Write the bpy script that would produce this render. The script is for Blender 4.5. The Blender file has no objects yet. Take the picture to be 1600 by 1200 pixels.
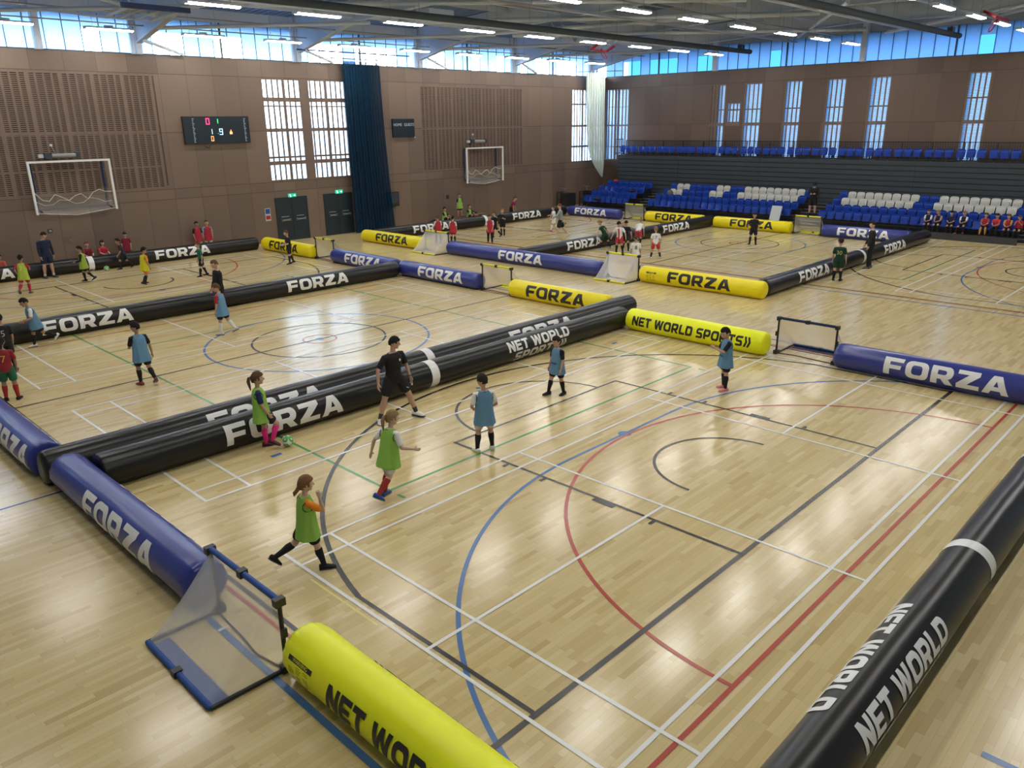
import bpy, bmesh, math, random
from math import sin, cos, pi, radians, atan2, sqrt
from mathutils import Vector, Matrix, Euler
from mathutils.bvhtree import BVHTree
from mathutils.geometry import tessellate_polygon

random.seed(7)
SC = bpy.context.scene
COL = SC.collection

# ------------------------------------------------------------------ camera
cam = bpy.data.cameras.new('camera'); cam_o = bpy.data.objects.new('camera', cam); COL.objects.link(cam_o)
cam.sensor_width = 36.0; cam.lens = 27.41; cam.clip_end = 300
_r = Vector((0.69482843, -0.71906236, -0.01275810)); _d = Vector((-0.23606925, -0.21128448, -0.94848836)); _f = Vector((0.67932670, 0.66204848, -0.31655498))
cam_o.matrix_world = Matrix(((_r.x, -_d.x, -_f.x, -4.55514), (_r.y, -_d.y, -_f.y, -8.88767), (_r.z, -_d.z, -_f.z, 5.57747), (0, 0, 0, 1)))
SC.camera = cam_o

# ------------------------------------------------------------------ exposure, sky
SC.view_settings.view_transform = 'Standard'
SC.view_settings.look = 'None'
SC.view_settings.gamma = 1.0
SC.view_settings.use_curve_mapping = False
SC.view_settings.exposure = 0.12
BATTEN = 55.0           # radiance of the strip lights
SKY_LEFT, SKY_FAR = 20.0, 1.9
world = bpy.data.worlds.new('sky'); SC.world = world; world.use_nodes = True
nt = world.node_tree; nt.nodes.clear()
_tc = nt.nodes.new('ShaderNodeTexCoord'); _sx = nt.nodes.new('ShaderNodeSeparateXYZ')
_mr = nt.nodes.new('ShaderNodeMapRange'); _mr.inputs['From Min'].default_value = 0.585; _mr.inputs['From Max'].default_value = 0.66
_mx = nt.nodes.new('ShaderNodeMix'); _mx.data_type = 'RGBA'
_mx.inputs['A'].default_value = (0.05 * SKY_FAR, 0.42 * SKY_FAR, 0.95 * SKY_FAR, 1)
_mx.inputs['B'].default_value = (0.80 * SKY_LEFT, 0.93 * SKY_LEFT, 1.0 * SKY_LEFT, 1)
_gr = nt.nodes.new('ShaderNodeMapRange'); _gr.inputs['From Min'].default_value = -0.02; _gr.inputs['From Max'].default_value = 0.02   # dull ground below the horizon
_m2 = nt.nodes.new('ShaderNodeMix'); _m2.data_type = 'RGBA'; _m2.inputs['A'].default_value = (0.10, 0.11, 0.10, 1)
_bg = nt.nodes.new('ShaderNodeBackground'); _ow = nt.nodes.new('ShaderNodeOutputWorld')
nt.links.new(_tc.outputs['Generated'], _sx.inputs[0]); nt.links.new(_sx.outputs['Y'], _mr.inputs['Value'])
nt.links.new(_mr.outputs['Result'], _mx.inputs['Factor']); nt.links.new(_sx.outputs['Z'], _gr.inputs['Value']); nt.links.new(_gr.outputs['Result'], _m2.inputs['Factor']); nt.links.new(_mx.outputs['Result'], _m2.inputs['B']); nt.links.new(_m2.outputs['Result'], _bg.inputs['Color']); nt.links.new(_bg.outputs[0], _ow.inputs[0])

# ------------------------------------------------------------------ materials
def nn(t, kind, **kw):
    n = t.nodes.new(kind)
    for k, v in kw.items():
        if hasattr(n, k): setattr(n, k, v)
        else: n.inputs[k].default_value = v
    return n
def mth(t, op, a, b=None):
    n = t.nodes.new('ShaderNodeMath'); n.operation = op
    for i, v in enumerate((a, b)):
        if v is None: continue
        if isinstance(v, (int, float)): n.inputs[i].default_value = v
        else: t.links.new(v, n.inputs[i])
    return n.outputs[0]
def mixc(t, f, a, b):
    n = t.nodes.new('ShaderNodeMix'); n.data_type = 'RGBA'
    for s, v in (('Factor', f), ('A', a), ('B', b)):
        if isinstance(v, tuple): n.inputs[s].default_value = (*v[:3], 1)
        elif isinstance(v, (int, float)): n.inputs[s].default_value = v
        else: t.links.new(v, n.inputs[s])
    return n.outputs['Result']
def mat(name, c, rough=0.6, spec=0.5, metal=0.0, var=0.06, scale=6.0, bump=0.0, coat=0.0):
    m = bpy.data.materials.new(name); m.use_nodes = True; t = m.node_tree
    b = t.nodes['Principled BSDF']; b.inputs['Roughness'].default_value = rough
    b.inputs['Specular IOR Level'].default_value = spec; b.inputs['Metallic'].default_value = metal
    if coat: b.inputs['Coat Weight'].default_value = coat; b.inputs['Coat Roughness'].default_value = 0.15
    tc = nn(t, 'ShaderNodeTexCoord'); no = nn(t, 'ShaderNodeTexNoise', Scale=scale, Detail=3.0)
    t.links.new(tc.outputs['Object'], no.inputs['Vector'])
    lo = tuple(max(0, x * (1 - var)) for x in c); hi = tuple(min(1, x * (1 + var)) for x in c)
    t.links.new(mixc(t, no.outputs['Fac'], lo, hi), b.inputs['Base Color'])
    if bump:
        bu = nn(t, 'ShaderNodeBump', Strength=bump, Distance=0.01); t.links.new(no.outputs['Fac'], bu.inputs['Height']); t.links.new(bu.outputs[0], b.inputs['Normal'])
    m.diffuse_color = (*c, 1)
    return m
def emis(name, c, s):
    m = bpy.data.materials.new(name); m.use_nodes = True; t = m.node_tree; t.nodes.clear()
    e = nn(t, 'ShaderNodeEmission', Strength=s); e.inputs['Color'].default_value = (*c, 1)
    o = nn(t, 'ShaderNodeOutputMaterial'); t.links.new(e.outputs[0], o.inputs[0]); return m
def seethrough(name, c, opacity, translucent=False):
    m = bpy.data.materials.new(name); m.use_nodes = True; t = m.node_tree; t.nodes.clear()
    a = nn(t, 'ShaderNodeBsdfTransparent'); d = nn(t, 'ShaderNodeBsdfTranslucent' if translucent else 'ShaderNodeBsdfDiffuse')
    d.inputs['Color'].default_value = (*c, 1); mx = nn(t, 'ShaderNodeMixShader')
    tc = nn(t, 'ShaderNodeTexCoord'); no = nn(t, 'ShaderNodeTexNoise', Scale=9.0); t.links.new(tc.outputs['Object'], no.inputs['Vector'])
    mr = nn(t, 'ShaderNodeMapRange'); mr.inputs['To Min'].default_value = opacity * 0.93; mr.inputs['To Max'].default_value = min(1, opacity * 1.07)
    t.links.new(no.outputs['Fac'], mr.inputs['Value']); t.links.new(mr.outputs[0], mx.inputs[0])
    t.links.new(a.outputs[0], mx.inputs[1]); t.links.new(d.outputs[0], mx.inputs[2])
    o = nn(t, 'ShaderNodeOutputMaterial'); t.links.new(mx.outputs[0], o.inputs[0]); return m

def floor_material():
    m = bpy.data.materials.new('maple_strip_floor'); m.use_nodes = True; t = m.node_tree; b = t.nodes['Principled BSDF']
    tc = nn(t, 'ShaderNodeTexCoord'); s = nn(t, 'ShaderNodeSeparateXYZ'); t.links.new(tc.outputs['Object'], s.inputs[0])
    ry = mth(t, 'DIVIDE', s.outputs['Y'], 0.075); row = mth(t, 'FLOOR', ry); fy = mth(t, 'FRACT', ry)
    w1 = nn(t, 'ShaderNodeTexWhiteNoise', noise_dimensions='1D'); t.links.new(row, w1.inputs['W'])
    xs = mth(t, 'DIVIDE', mth(t, 'ADD', s.outputs['X'], mth(t, 'MULTIPLY', w1.outputs['Value'], 7.3)), 0.62)
    cell = mth(t, 'FLOOR', xs); fx = mth(t, 'FRACT', xs)
    cv = nn(t, 'ShaderNodeCombineXYZ'); t.links.new(cell, cv.inputs[0]); t.links.new(row, cv.inputs[1])
    w2 = nn(t, 'ShaderNodeTexWhiteNoise', noise_dimensions='2D'); t.links.new(cv.outputs[0], w2.inputs['Vector'])
    rp = nn(t, 'ShaderNodeValToRGB'); e = rp.color_ramp.elements
    e[0].position = 0.0; e[0].color = (0.52, 0.375, 0.155, 1); e[1].position = 1.0; e[1].color = (0.72, 0.60, 0.315, 1)
    for p, c in ((0.10, (0.57, 0.435, 0.19, 1)), (0.35, (0.63, 0.495, 0.225, 1)), (0.75, (0.67, 0.54, 0.26, 1))):
        k = e.new(p); k.color = c
    t.links.new(w2.outputs['Value'], rp.inputs[0])
    mp = nn(t, 'ShaderNodeMapping'); mp.inputs['Scale'].default_value = (3, 40, 1); t.links.new(tc.outputs['Object'], mp.inputs[0])
    gr = nn(t, 'ShaderNodeTexNoise', Scale=1.0, Detail=3.0); t.links.new(mp.outputs[0], gr.inputs['Vector'])
    c1 = mixc(t, mth(t, 'MULTIPLY', gr.outputs['Fac'], 0.30), rp.outputs[0], (0.53, 0.40, 0.18))
    big = nn(t, 'ShaderNodeTexNoise', Scale=0.35, Detail=2.0); t.links.new(tc.outputs['Object'], big.inputs['Vector'])
    c2 = mixc(t, mth(t, 'MULTIPLY', big.outputs['Fac'], 0.16), c1, (0.68, 0.56, 0.36))
    seam = mth(t, 'MAXIMUM', mth(t, 'LESS_THAN', fy, 0.03), mth(t, 'LESS_THAN', fx, 0.005))
    c3 = mixc(t, mth(t, 'MULTIPLY', seam, 0.45), c2, (0.25, 0.16, 0.08))
    sp = nn(t, 'ShaderNodeTexVoronoi', Scale=2.2); t.links.new(tc.outputs['Object'], sp.inputs['Vector'])
    c4 = mixc(t, mth(t, 'MULTIPLY', mth(t, 'LESS_THAN', sp.outputs['Distance'], 0.035), 0.35), c3, (0.30, 0.21, 0.11))
    t.links.new(c4, b.inputs['Base Color'])
    rr = nn(t, 'ShaderNodeMapRange'); rr.inputs['To Min'].default_value = 0.15; rr.inputs['To Max'].default_value = 0.22
    t.links.new(big.outputs['Fac'], rr.inputs['Value']); t.links.new(rr.outputs[0], b.inputs['Roughness'])
    b.inputs['Specular IOR Level'].default_value = 0.5
    return m
def wall_material(name, axis, joint, base):
    """plywood boards 1.25 m wide with a tone of their own, thin joints, upright grain"""
    m = bpy.data.materials.new(name); m.use_nodes = True; t = m.node_tree; b = t.nodes['Principled BSDF']
    tc = nn(t, 'ShaderNodeTexCoord'); s = nn(t, 'ShaderNodeSeparateXYZ'); t.links.new(tc.outputs['Object'], s.inputs[0])
    u = s.outputs[axis]; z = s.outputs['Z']
    uu = mth(t, 'DIVIDE', mth(t, 'SUBTRACT', u, joint), 1.25); cu = mth(t, 'FLOOR', uu); fu = mth(t, 'FRACT', uu)
    band = None; line = None
    for h in (2.5, 2.95, 5.4, 7.85):
        g = mth(t, 'GREATER_THAN', z, h); band = g if band is None else mth(t, 'ADD', band, g)
        l = mth(t, 'LESS_THAN', mth(t, 'ABSOLUTE', mth(t, 'SUBTRACT', z, h)), 0.018); line = l if line is None else mth(t, 'MAXIMUM', line, l)
    line = mth(t, 'MAXIMUM', line, mth(t, 'LESS_THAN', fu, 0.016))
    cv = nn(t, 'ShaderNodeCombineXYZ'); t.links.new(cu, cv.inputs[0]); t.links.new(band, cv.inputs[1])
    w = nn(t, 'ShaderNodeTexWhiteNoise', noise_dimensions='2D'); t.links.new(cv.outputs[0], w.inputs['Vector'])
    d = tuple(x * 0.82 for x in base); l2 = (min(1, base[0] * 1.14), min(1, base[1] * 1.14), min(1, base[2] * 1.08))
    c = mixc(t, w.outputs['Value'], d, l2)
    mp = nn(t, 'ShaderNodeMapping'); mp.inputs['Scale'].default_value = (9, 9, 0.7); t.links.new(tc.outputs['Object'], mp.inputs[0])
    gr = nn(t, 'ShaderNodeTexNoise', Scale=1.3, Detail=4.0, Distortion=0.6); t.links.new(mp.outputs[0], gr.inputs['Vector'])
    c = mixc(t, mth(t, 'MULTIPLY', gr.outputs['Fac'], 0.28), c, tuple(x * 0.62 for x in base))
    c = mixc(t, mth(t, 'MULTIPLY', line, 0.75), c, (0.10, 0.06, 0.04))
    t.links.new(c, b.inputs['Base Color']); b.inputs['Roughness'].default_value = 0.42; b.inputs['Specular IOR Level'].default_value = 0.4
    return m

M = {}
M['floor'] = floor_material()
M['wood_left'] = wall_material('plywood_left', 'X', 4.79, (0.205, 0.148, 0.116))  # same plywood as the far wall, base lightened for brighter light and haze
M['wood_far_dim'] = wall_material('plywood_far_dim', 'Y', 0.45, (0.160, 0.107, 0.082))  # same boards again, base darkened for the weaker light at this end
M['slat'] = mat('plywood_slat', (0.195, 0.138, 0.107), 0.5, 0.4, var=0.12, scale=2)
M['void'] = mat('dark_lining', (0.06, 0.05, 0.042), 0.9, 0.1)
for k, c in dict(white=(0.80, 0.80, 0.76), black=(0.035, 0.033, 0.03), red=(0.42, 0.06, 0.04), blue=(0.06, 0.16, 0.38), green=(0.06, 0.28, 0.08), yellow=(0.75, 0.66, 0.22), navy=(0.03, 0.05, 0.16)).items():
    M['line_' + k] = mat('court_line_' + k, c, 0.25, 0.5, var=0.08, scale=3)
M['steel'] = mat('white_painted_steel', (0.54, 0.61, 0.70), 0.5, 0.4)
M['deck'] = mat('roof_deck_paint', (0.17, 0.23, 0.36), 0.55, 0.3)
M['plaster'] = mat('pale_plaster', (0.30, 0.345, 0.41), 0.8, 0.2)
M['black_metal'] = mat('black_metal', (0.018, 0.018, 0.02), 0.45, 0.5)
M['grey_metal'] = mat('grey_metal', (0.35, 0.36, 0.36), 0.4, 0.5, metal=0.6)
M['dark_grey'] = mat('dark_grey_board', (0.045, 0.055, 0.065), 0.55, 0.4, var=0.15, scale=1.2)
M['kerb_grey'] = mat('charcoal_board', (0.05, 0.05, 0.05), 0.6, 0.4)
M['vinyl_black'] = mat('black_vinyl', (0.012, 0.012, 0.012), 0.30, 0.38, var=0.15, scale=3)
M['vinyl_blue'] = mat('blue_vinyl', (0.032, 0.045, 0.25), 0.28, 0.55, var=0.1, scale=3)
M['vinyl_yellow'] = mat('golden_yellow_vinyl', (0.90, 0.75, 0.01), 0.36, 0.35, var=0.05, scale=3)
M['vinyl_lemon'] = mat('lemon_yellow_vinyl', (0.93, 0.98, 0.015), 0.36, 0.35, var=0.05, scale=3)
M['print_white'] = mat('white_print', (0.82, 0.82, 0.80), 0.4, 0.4, var=0.03)
M['print_grey'] = mat('pale_grey_print', (0.55, 0.54, 0.50), 0.4, 0.4, var=0.03)
M['print_black'] = mat('black_print', (0.022, 0.022, 0.02), 0.4, 0.4, var=0.05)
M['net_white'] = seethrough('fine_white_net', (0.85, 0.85, 0.85), 0.33)
M['net_grey'] = seethrough('fine_grey_net', (0.62, 0.64, 0.66), 0.5)
M['net_loose'] = seethrough('loose_white_net', (0.62, 0.60, 0.56), 0.22)
M['rope'] = mat('white_net_cord', (0.60, 0.58, 0.54), 0.8, 0.2)
M['pad_blue'] = mat('blue_padding', (0.03, 0.085, 0.30), 0.6, 0.3)
M['pad_yellow'] = mat('yellow_padding', (0.78, 0.74, 0.05), 0.6, 0.3)
M['navy_pad'] = mat('navy_padding', (0.02, 0.035, 0.10), 0.6, 0.3)
M['seat_blue'] = mat('blue_plastic', (0.010, 0.055, 0.40), 0.32, 0.5)
M['seat_white'] = mat('white_plastic', (0.72, 0.72, 0.66), 0.4, 0.5)
M['curtain_blue'] = seethrough('dark_blue_netting', (0.010, 0.038, 0.078), 0.90)
M['curtain_white'] = seethrough('white_netting', (0.72, 0.80, 0.74), 0.93)
M['door'] = mat('dark_teal_door', (0.018, 0.030, 0.038), 0.45, 0.4)
M['screen'] = mat('black_screen', (0.008, 0.018, 0.028), 0.35, 0.5)
M['glass_frosted'] = seethrough('frosted_channel_glass', (0.48, 0.70, 1.0), 0.93, True)
M['glass_clear'] = seethrough('clear_pane', (0.9, 0.95, 1.0), 0.06, True)
M['glass_blind'] = seethrough('pale_blue_window_film', (0.66, 0.80, 1.0), 0.60, True)
M['mullion'] = mat('dark_mullion', (0.05, 0.06, 0.08), 0.5, 0.4)
M['lamp'] = emis('strip_light_diffuser', (1.0, 0.965, 0.91), BATTEN)
M['led_red'] = emis('red_digits', (1.0, 0.05, 0.18), 3.0); M['led_green'] = emis('green_digits', (0.05, 1.0, 0.2), 2.5)
M['led_blue'] = emis('pale_blue_digits', (0.45, 0.75, 1.0), 2.0); M['led_orange'] = emis('orange_digits', (1.0, 0.35, 0.12), 2.5)
M['led_white'] = emis('pale_panel_letters', (0.65, 0.75, 0.80), 0.55)
M['exit_green'] = emis('lit_exit_sign', (0.02, 0.55, 0.32), 1.1); M['exit_white'] = emis('lit_exit_pictogram', (0.8, 1.0, 0.9), 1.4)
M['hoop_red'] = mat('red_padding', (0.45, 0.02, 0.035), 0.5, 0.4)
M['whiteboard'] = mat('pale_grey_panel', (0.52, 0.55, 0.56), 0.5, 0.4)
M['eye'] = mat('eye_dark', (0.02, 0.015, 0.012), 0.3, 0.5); M['lip'] = mat('lips', (0.42, 0.17, 0.15), 0.6, 0.3)
_cc = {}
def cloth(c, rough=0.75):
    k = tuple(round(x, 3) for x in c)
    if k not in _cc: _cc[k] = mat('cloth_%d' % len(_cc), c, rough, 0.25, var=0.10, scale=14, bump=0.12)
    return _cc[k]
_sk = {}
def skin(c):
    if c not in _sk: _sk[c] = mat('skin_%d' % len(_sk), c, 0.55, 0.35, var=0.05, scale=10)
    return _sk[c]

# ------------------------------------------------------------------ object helpers
def obj(name, me, m=None, parent=None):
    if isinstance(me, bmesh.types.BMesh):
        bm = me; me = bpy.data.meshes.new(name); bm.to_mesh(me); bm.free()
    o = bpy.data.objects.new(name, me); COL.objects.link(o)
    if m is not None:
        for x in (m if isinstance(m, (list, tuple)) else [m]): me.materials.append(x)
    if parent is not None: o.parent = parent
    return o
def smooth(o, ang=40):
    for p in o.data.polygons: p.use_smooth = True
    try: o.data.set_sharp_from_angle(angle=radians(ang))
    except Exception: pass
    return o
def tag(o, label, cat, group=None):
    o['label'] = label; o['category'] = cat
    if group: o['group'] = group
    return o
def thing(name, label, cat, loc=(0, 0, 0), rz=0.0, group=None):
    o = bpy.data.objects.new(name, None); COL.objects.link(o); o.location = loc; o.rotation_euler = (0, 0, rz); o.empty_display_size = 0.2
    return tag(o, label, cat, group)
def struct(name, me, m=None, parent=None):
    o = obj(name, me, m, parent); o['kind'] = 'structure'; return o
def box(bm, x0, x1, y0, y1, z0, z1, mi=0):
    v = [bm.verts.new(p) for p in ((x0, y0, z0), (x1, y0, z0), (x1, y1, z0), (x0, y1, z0), (x0, y0, z1), (x1, y0, z1), (x1, y1, z1), (x0, y1, z1))]
    for q in ((3, 2, 1, 0), (4, 5, 6, 7), (0, 1, 5, 4), (1, 2, 6, 5), (2, 3, 7, 6), (3, 0, 4, 7)):
        f = bm.faces.new([v[i] for i in q]); f.material_index = mi
    return v
def boxes(*bs):
    bm = bmesh.new()
    for b in bs: box(bm, *b)
    return bm
def bar(bm, a, b, w, h=None, mi=0):
    """rectangular bar from a to b"""
    h = h or w; a = Vector(a); b = Vector(b); d = (b - a).normalized()
    up = Vector((0, 0, 1)) if abs(d.z) < 0.95 else Vector((1, 0, 0)); s = d.cross(up).normalized(); u = s.cross(d)
    v = [bm.verts.new(p + s * (i * w / 2) + u * (j * h / 2)) for p in (a, b) for i, j in ((-1, -1), (1, -1), (1, 1), (-1, 1))]
    for q in ((0, 1, 2, 3), (7, 6, 5, 4), (1, 0, 4, 5), (2, 1, 5, 6), (3, 2, 6, 7), (0, 3, 7, 4)):
        f = bm.faces.new([v[i] for i in q]); f.material_index = mi
def ring_loft(bm, rings, closed=True, mi=0):
    """rings: lists of points of equal count"""
    vs = [[bm.verts.new(p) for p in r] for r in rings]; n = len(vs[0])
    for a, b in zip(vs, vs[1:]):
        for i in range(n):
            f = bm.faces.new((a[i], a[(i + 1) % n], b[(i + 1) % n], b[i])); f.material_index = mi
    if closed:
        for r, rev in ((vs[0], True), (vs[-1], False)):
            f = bm.faces.new(list(reversed(r)) if rev else r); f.material_index = mi
    return vs
def pipe(bm, pts, r, n=8, mi=0):
    pts = [Vector(p) for p in pts]; rings = []
    for i, p in enumerate(pts):
        d = (pts[min(i + 1, len(pts) - 1)] - pts[max(i - 1, 0)]).normalized()
        up = Vector((0, 0, 1)) if abs(d.z) < 0.95 else Vector((1, 0, 0)); s = d.cross(up).normalized(); u = s.cross(d)
        rr = r[i] if isinstance(r, (list, tuple)) else r
        rings.append([p + (s * cos(2 * pi * k / n) + u * sin(2 * pi * k / n)) * rr for k in range(n)])
    ring_loft(bm, rings, True, mi)

# ------------------------------------------------------------------ lettering
def rr(x0, y0, x1, y1, r, n=5):
    pts = []
    for cx, cy, a0 in ((x1 - r, y0 + r, -90), (x1 - r, y1 - r, 0), (x0 + r, y1 - r, 90), (x0 + r, y0 + r, 180)):
        for i in range(n + 1):
            a = radians(a0 + 90 * i / n); pts.append((cx + r * cos(a), cy + r * sin(a)))
    return pts
def arcpts(cx, cy, rx, ry, a0, a1, n=8):
    return [(cx + rx * cos(radians(a0 + (a1 - a0) * i / n)), cy + ry * sin(radians(a0 + (a1 - a0) * i / n))) for i in range(n + 1)]
GL = {
 'F': (1.05, [[(0, 0), (0.33, 0), (0.33, 0.36), (0.92, 0.36), (0.95, 0.58), (0.33, 0.58), (0.33, 0.76), (1.03, 0.76), (1.06, 1), (0, 1)]]),
 'O': (1.2, [rr(0, 0, 1.2, 1, 0.34), rr(0.32, 0.24, 0.88, 0.76, 0.16)]),
 'R': (1.16, [[(0, 0), (0.33, 0), (0.33, 0.30), (0.52, 0.30), (0.76, 0), (1.16, 0), (0.88, 0.34)] + arcpts(0.84, 0.66, 0.28, 0.34, -70, 90) + [(0, 1)],
              [(0.33, 0.53), (0.33, 0.77), (0.70, 0.77), (0.78, 0.71), (0.78, 0.60), (0.70, 0.53)]]),
 'Z': (1.12, [[(0, 0), (1.12, 0), (1.12, 0.25), (0.52, 0.25), (1.10, 0.76), (1.10, 1), (0.02, 1), (0.02, 0.76), (0.58, 0.76), (0, 0.24)]]),
 'A': (1.28, [[(0, 0), (0.34, 0), (0.43, 0.19), (0.86, 0.19), (0.94, 0), (1.28, 0), (0.84, 1), (0.44, 1)], [(0.53, 0.41), (0.64, 0.70), (0.76, 0.41)]]),
 'N': (1.06, [[(0, 0), (0.30, 0), (0.30, 0.54), (0.74, 0), (1.06, 0), (1.06, 1), (0.76, 1), (0.76, 0.46), (0.32, 1), (0, 1)]]),
 'E': (0.98, [[(0, 0), (0.98, 0), (0.98, 0.22), (0.31, 0.22), (0.31, 0.39), (0.90, 0.39), (0.90, 0.61), (0.31, 0.61), (0.31, 0.78), (0.98, 0.78), (0.98, 1), (0, 1)]]),
 'T': (1.0, [[(0.34, 0), (0.66, 0), (0.66, 0.76), (1.0, 0.76), (1.0, 1), (0, 1), (0, 0.76), (0.34, 0.76)]]),
 'W': (1.55, [[(0.26, 0), (0.58, 0), (0.78, 0.56), (0.98, 0), (1.30, 0), (1.55, 1), (1.22, 1), (1.10, 0.42), (0.92, 1), (0.64, 1), (0.46, 0.42), (0.33, 1), (0, 1)]]),
 'L': (0.92, [[(0, 0), (0.92, 0), (0.92, 0.24), (0.32, 0.24), (0.32, 1), (0, 1)]]),
 'D': (1.12, [[(0, 0)] + arcpts(0.74, 0.38, 0.38, 0.38, -90, 0, 6) + arcpts(0.74, 0.62, 0.38, 0.38, 0, 90, 6) + [(0, 1)],
              [(0.32, 0.24), (0.32, 0.76), (0.70, 0.76), (0.80, 0.66), (0.80, 0.34), (0.70, 0.24)]]),
 'S': (1.06, [[(0.02, 0), (0.80, 0), (1.02, 0.10), (1.06, 0.34), (0.96, 0.55), (0.80, 0.60), (0.34, 0.62), (0.30, 0.70), (0.36, 0.78), (1.02, 0.78), (1.02, 1), (0.26, 1), (0.04, 0.90), (0, 0.66), (0.10, 0.45), (0.26, 0.40), (0.70, 0.38), (0.76, 0.30), (0.70, 0.22), (0.02, 0.22)]]),
 'P': (1.08, [[(0, 0), (0.33, 0), (0.33, 0.28)] + arcpts(0.78, 0.64, 0.32, 0.36, -90, 90) + [(0, 1)], [(0.33, 0.50), (0.33, 0.77), (0.68, 0.77), (0.77, 0.70), (0.77, 0.58), (0.68, 0.50)]]),
 '>': (1.15, [[(0, 0), (0.30, 0), (0.58, 0.5), (0.30, 1), (0, 1), (0.28, 0.5)], [(0.50, 0), (0.80, 0), (1.10, 0.5), (0.80, 1), (0.50, 1), (0.78, 0.5)]]),
}
def word_polys(s, slant=0.0, gap=0.14):
    x = 0; out = []
    for ch in s:
        if ch == ' ': x += 0.5; continue
        w, pl = GL[ch]
        sh = [[(x + px + slant * py, py) for px, py in p] for p in pl]
        if ch == '>': out += [[sh[0]], [sh[1]]]
        else: out.append(sh)
        x += w + gap
    return out, x - gap
def word_bm(s, height, length, slant=0.0, cuts=8):
    """flat word, x centred, y from -h/2 to h/2, sliced so that it can bend round a tube"""
    polys, w = word_polys(s, slant); bm = bmesh.new()
    for loops in polys:
        flat = [p for l in loops for p in l]; vs = [bm.verts.new((p[0], p[1], 0)) for p in flat]
        for tri in tessellate_polygon([[Vector((p[0], p[1], 0)) for p in l] for l in loops]):
            if len(set(tri)) == 3:
                try: bm.faces.new([vs[i] for i in tri])
                except ValueError: pass
    for k in range(1, cuts):
        bmesh.ops.bisect_plane(bm, geom=bm.verts[:] + bm.edges[:] + bm.faces[:], plane_co=(0, k / cuts + 0.0007, 0), plane_no=(0, 1, 0))
    for v in bm.verts: v.co = Vector(((v.co.x / w - 0.5) * length, (v.co.y - 0.5) * height, 0))
    bmesh.ops.recalc_face_normals(bm, faces=bm.faces)
    return bm
_fc = {}
def font_bm(s, size):
    """text in the plain built-in face, centred"""
    if s not in _fc:
        cu = bpy.data.curves.new('text', 'FONT'); cu.body = s; cu.align_x = 'CENTER'; cu.align_y = 'CENTER'; cu.size = 1.0; cu.resolution_u = 3
        o = bpy.data.objects.new('text', cu); COL.objects.link(o); bpy.context.view_layer.update()
        me = bpy.data.meshes.new_from_object(o.evaluated_get(bpy.context.evaluated_depsgraph_get()))
        bpy.data.objects.remove(o); _fc[s] = me
    bm = bmesh.new(); bm.from_mesh(_fc[s])
    for v in bm.verts: v.co *= size
    return bm
# ================================================================== THE HALL
YW, XF, ZT, ZC = 27.7, 42.94, 8.6, 10.1      # left wall, far wall, top of the boarding, top of the glazing
YR, XN = -13.0, -9.0
# ---- floor with the painted courts
fb = bmesh.new()
FL = ['floor', 'line_white', 'line_black', 'line_red', 'line_blue', 'line_green', 'line_yellow', 'line_navy']
_lv = {1: 0.0062, 2: 0.0052, 3: 0.0042, 4: 0.0032, 5: 0.0022, 6: 0.0014, 7: 0.0008}
def quad(p, mi, up=0.0):
    f = fb.faces.new([fb.verts.new((x, y, _lv[mi] + up if mi else 0)) for x, y in p]); f.material_index = mi
quad([(XN, YR), (XF, YR), (XF, YW), (XN, YW)], 0)
def ln(x0, y0, x1, y1, mi, w=0.055):
    d = Vector((x1 - x0, y1 - y0)).normalized() * (w / 2); n = Vector((-d.y, d.x))
    a = Vector((x0, y0)) - d; b = Vector((x1, y1)) + d
    quad([a - n, b - n, b + n, a + n], mi, 0.00025 if abs(d.y) > abs(d.x) else 0.0)
def arc(cx, cy, r, a0, a1, mi, w=0.055, n=48):
    for i in range(n):
        p = []
        for a, q in ((i, -1), (i + 1, -1), (i + 1, 1), (i, 1)):
            t = radians(a0 + (a1 - a0) * a / n); p.append((cx + (r + q * w / 2) * cos(t), cy + (r + q * w / 2) * sin(t)))
        quad(p, mi, 0.0005)
def disc(cx, cy, r, mi): quad([(cx + r * cos(2 * pi * i / 16), cy + r * sin(2 * pi * i / 16)) for i in range(16)], mi, 0.00075)
CY = 9.48
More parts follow.
